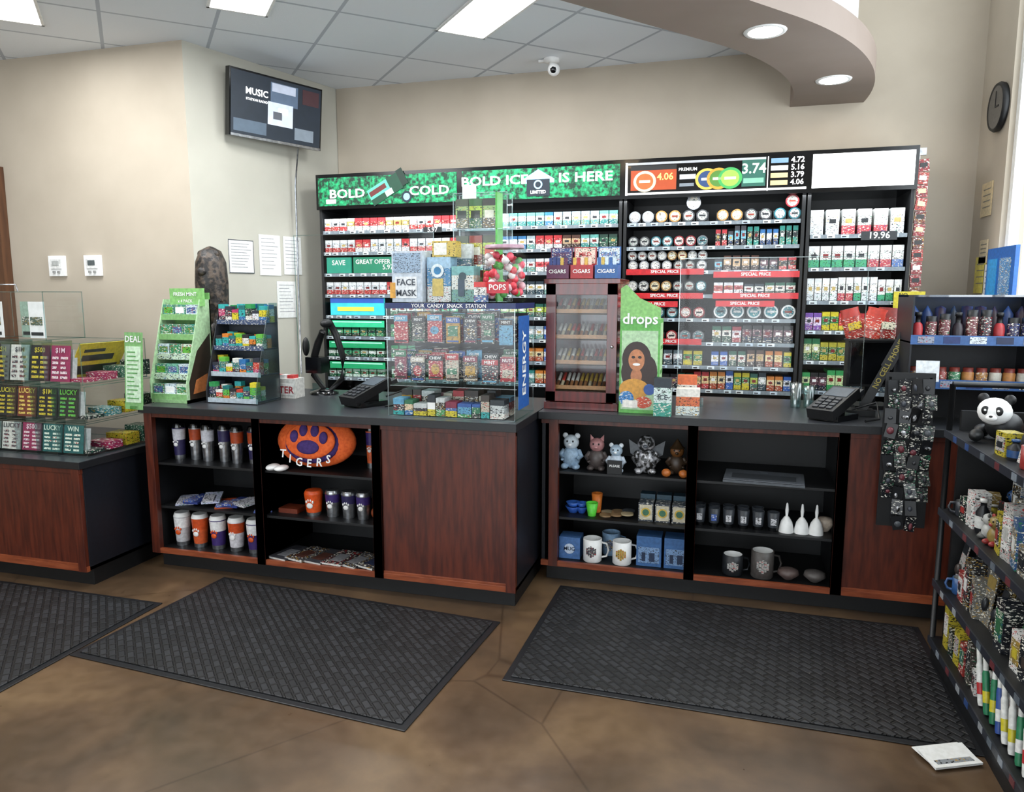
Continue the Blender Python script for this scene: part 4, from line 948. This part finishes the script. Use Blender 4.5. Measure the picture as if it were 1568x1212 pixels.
def gift(b, x, y, z, hmax):
    k = random.random(); c = pick(GC); c2 = pick(GC)
    if k < .18: mug(b, x, y, z, .032, R(.06, .085), c, '#888884', rz=R(90, 200))
    elif k < .52:
        b.at(x, y, z, rz=R(-12, 12)); h = R(.05, min(.2, hmax)); b.box(-.025, .035, -.035, .035, 0, h, pr(c)); b.box(-.027, -.025, -.028, .028, h * .2, h * .8, pr(c2)); b.box(-.029, -.027, -.016, .016, h * .35, h * .6, pick(GC)); b.at()
    elif k < .76:
        b.at(x, y, z, rz=R(-15, 15), ry=R(5, 16)); h = R(.1, min(.24, hmax + .04)); b.box(-.004, .0, -.035, .035, 0, h, pr(c)); b.box(-.006, -.004, -.03, .03, h * .7, h * .92, c2); b.ell(-.012, 0, h * .38, .012, R(.012, .024), R(.02, .04), pick(GC + ['silver_pattern']), 10, 7); b.at()
    elif k < .84:
        b.at(x, y, z); h = R(.07, min(.14, hmax)); b.lathe([(.022, 0), (.025, .01), (.025, h * .6), (.011, h * .78), (.011, h * .9), (.014, h * .9), (.014, h), (.001, h)], [c, c, c, c, c2, c2, c2], 14); b.lathe([(.0255, h * .15), (.0255, h * .5)], c2, 14); b.at()
    else:
        b.at(x, y, z, rz=-90 + R(-30, 30)); s = R(.08, .13); b.ell(0, 0, .3 * s, .3 * s, .25 * s, .3 * s, c); b.ell(0, -.03 * s, .75 * s, .24 * s, .22 * s, .22 * s, c); b.ell(-.18 * s, 0, .93 * s, .08 * s, .05 * s, .08 * s, c2); b.ell(.18 * s, 0, .93 * s, .08 * s, .05 * s, .08 * s, c2); b.ell(0, -.22 * s, .7 * s, .08 * s, .06 * s, .06 * s, c2)
        for q in (-1, 1): b.ell(q * .09 * s, -.22 * s, .82 * s, .03 * s, .03 * s, .03 * s, 'blackgloss'); b.ell(q * .15 * s, -.2 * s, .1 * s, .1 * s, .16 * s, .09 * s, c2)
        b.at()
for li, z in enumerate(LV):
    b = B('souvenir_gifts')
    for rr in range(4):
        if li == 0 and rr == 0: continue
        y = y0 + .06
        while y < y1 - .06:
            if not (li == 3 and y > 2.95 and rr < 3): gift(b, gx + .03 + rr * .09, y, z + .0155, .2)
            y += R(.065, .085)
    b.done()
b = B('coloured_marker_tubes')
for i in range(16):
    y = 1.98 + i * .06; b.at(gx + .0, y, .12, ry=R(-2, 6), rx=R(-22, -12)); c = pick(['#b8ac28', '#a8282c', '#d0d0cc', '#d0d0cc', '#24704c', '#2c4888', '#18191c']); h = .2
    b.lathe([(.010, 0), (.012, .01), (.012, h * .7), (.009, h * .75), (.009, h), (.001, h)], [c, c, c, '#c8c8c4', '#c8c8c4'], 12); b.lathe([(.0125, h * .2), (.0125, h * .4)], pick(['#d0d0cc', '#b8ac28', '#a8282c']), 12)
b.done()
b = B('boxed_souvenirs')
y = 2.98
while y < 3.4:
    h = R(.08, .2); b.at(gx + .03, y, .116, rz=R(-8, 8)); b.box(-.03, .03, -.03, .03, 0, h, pr(pick(GC))); b.box(-.032, -.03, -.022, .022, h * .3, h * .8, pr(pick(GC))); y += .075
b.done()
b = B('panda_plush'); b.at(gx + .07, 3.22, 1.036, rz=-28); s = .22
b.ell(.02, .06, .26 * s, .3 * s, .34 * s, .26 * s, 'black'); b.ell(0, -.02, .55 * s, .27 * s, .24 * s, .24 * s, 'white')
for q in (-1, 1):
    b.ell(q * .2 * s, 0, .76 * s, .09 * s, .06 * s, .09 * s, 'black'); b.ell(q * .1 * s, -.125 * s - .02 - .08 * s, .58 * s, .065 * s, .03 * s, .08 * s, 'black'); b.ell(q * .1 * s, -.24 * s - .02, .59 * s, .02 * s, .015 * s, .02 * s, 'white', 8, 6)
    b.ell(q * .22 * s, -.05, .12 * s, .11 * s, .2 * s, .11 * s, 'black'); b.ell(q * .26 * s, .08, .12 * s, .13 * s, .2 * s, .12 * s, 'black')
b.ell(0, -.23 * s - .02, .46 * s, .09 * s, .06 * s, .06 * s, 'white'); b.ell(0, -.28 * s - .02, .49 * s, .03 * s, .02 * s, .02 * s, 'black'); b.done()
b = B('folded_leaflet'); b.at(.80, 2.70, .013, rz=25); b.box(-.09, .09, -.06, .06, 0, .003, 'paper'); b.box(-.07, .07, -.045, .045, .003, .004, 'p#8c9094'); b.at(.80, 2.70, .018, rz=25, rx=10); b.box(-.09, .09, -.06, .04, 0, .003, 'paper'); b.done()

# ------------------------------------------------------------------ light
def area(name, loc, rot, sx, sy, e, col=(1, 1, 1)):
    l = bpy.data.lights.new(name, 'AREA'); l.shape = 'RECTANGLE'; l.size = sx; l.size_y = sy; l.energy = e; l.color = col
    o = bpy.data.objects.new(name, l); o.location = loc; o.rotation_euler = rot; COL.objects.link(o); return o
area('storefront_daylight', (-2.1, -2.95, 1.7), (math.radians(120), 0, 0), 6.0, 2.6, 165, (.93, .97, 1))
area('side_window_daylight', (WR + .25, 3.0, 2.5), (math.radians(90), 0, math.radians(90)), 3.5, 2.3, 85, (.95, .98, 1))
area('shelf_canopy_lamp', (-.93, 4.99, 2.212), (math.radians(-12), 0, 0), 3.9, .04, 14, (.93, .98, 1))
w = bpy.data.worlds.new('World'); SC.world = w; w.use_nodes = True
nt = w.node_tree; bg = nt.nodes['Background']
bg.inputs[0].default_value = (.85, .93, 1, 1); bg.inputs[1].default_value = 2.2

SC.view_settings.view_transform = 'Standard'
SC.view_settings.exposure = 0

cam = bpy.data.cameras.new('camera'); co = bpy.data.objects.new('camera', cam); COL.objects.link(co)
co.location = (0, 0, 1.6); co.rotation_euler = (math.radians(82.2), 0, math.radians(16))
cam.sensor_width = 36; cam.lens = 25.94; cam.clip_start = .05
SC.camera = co
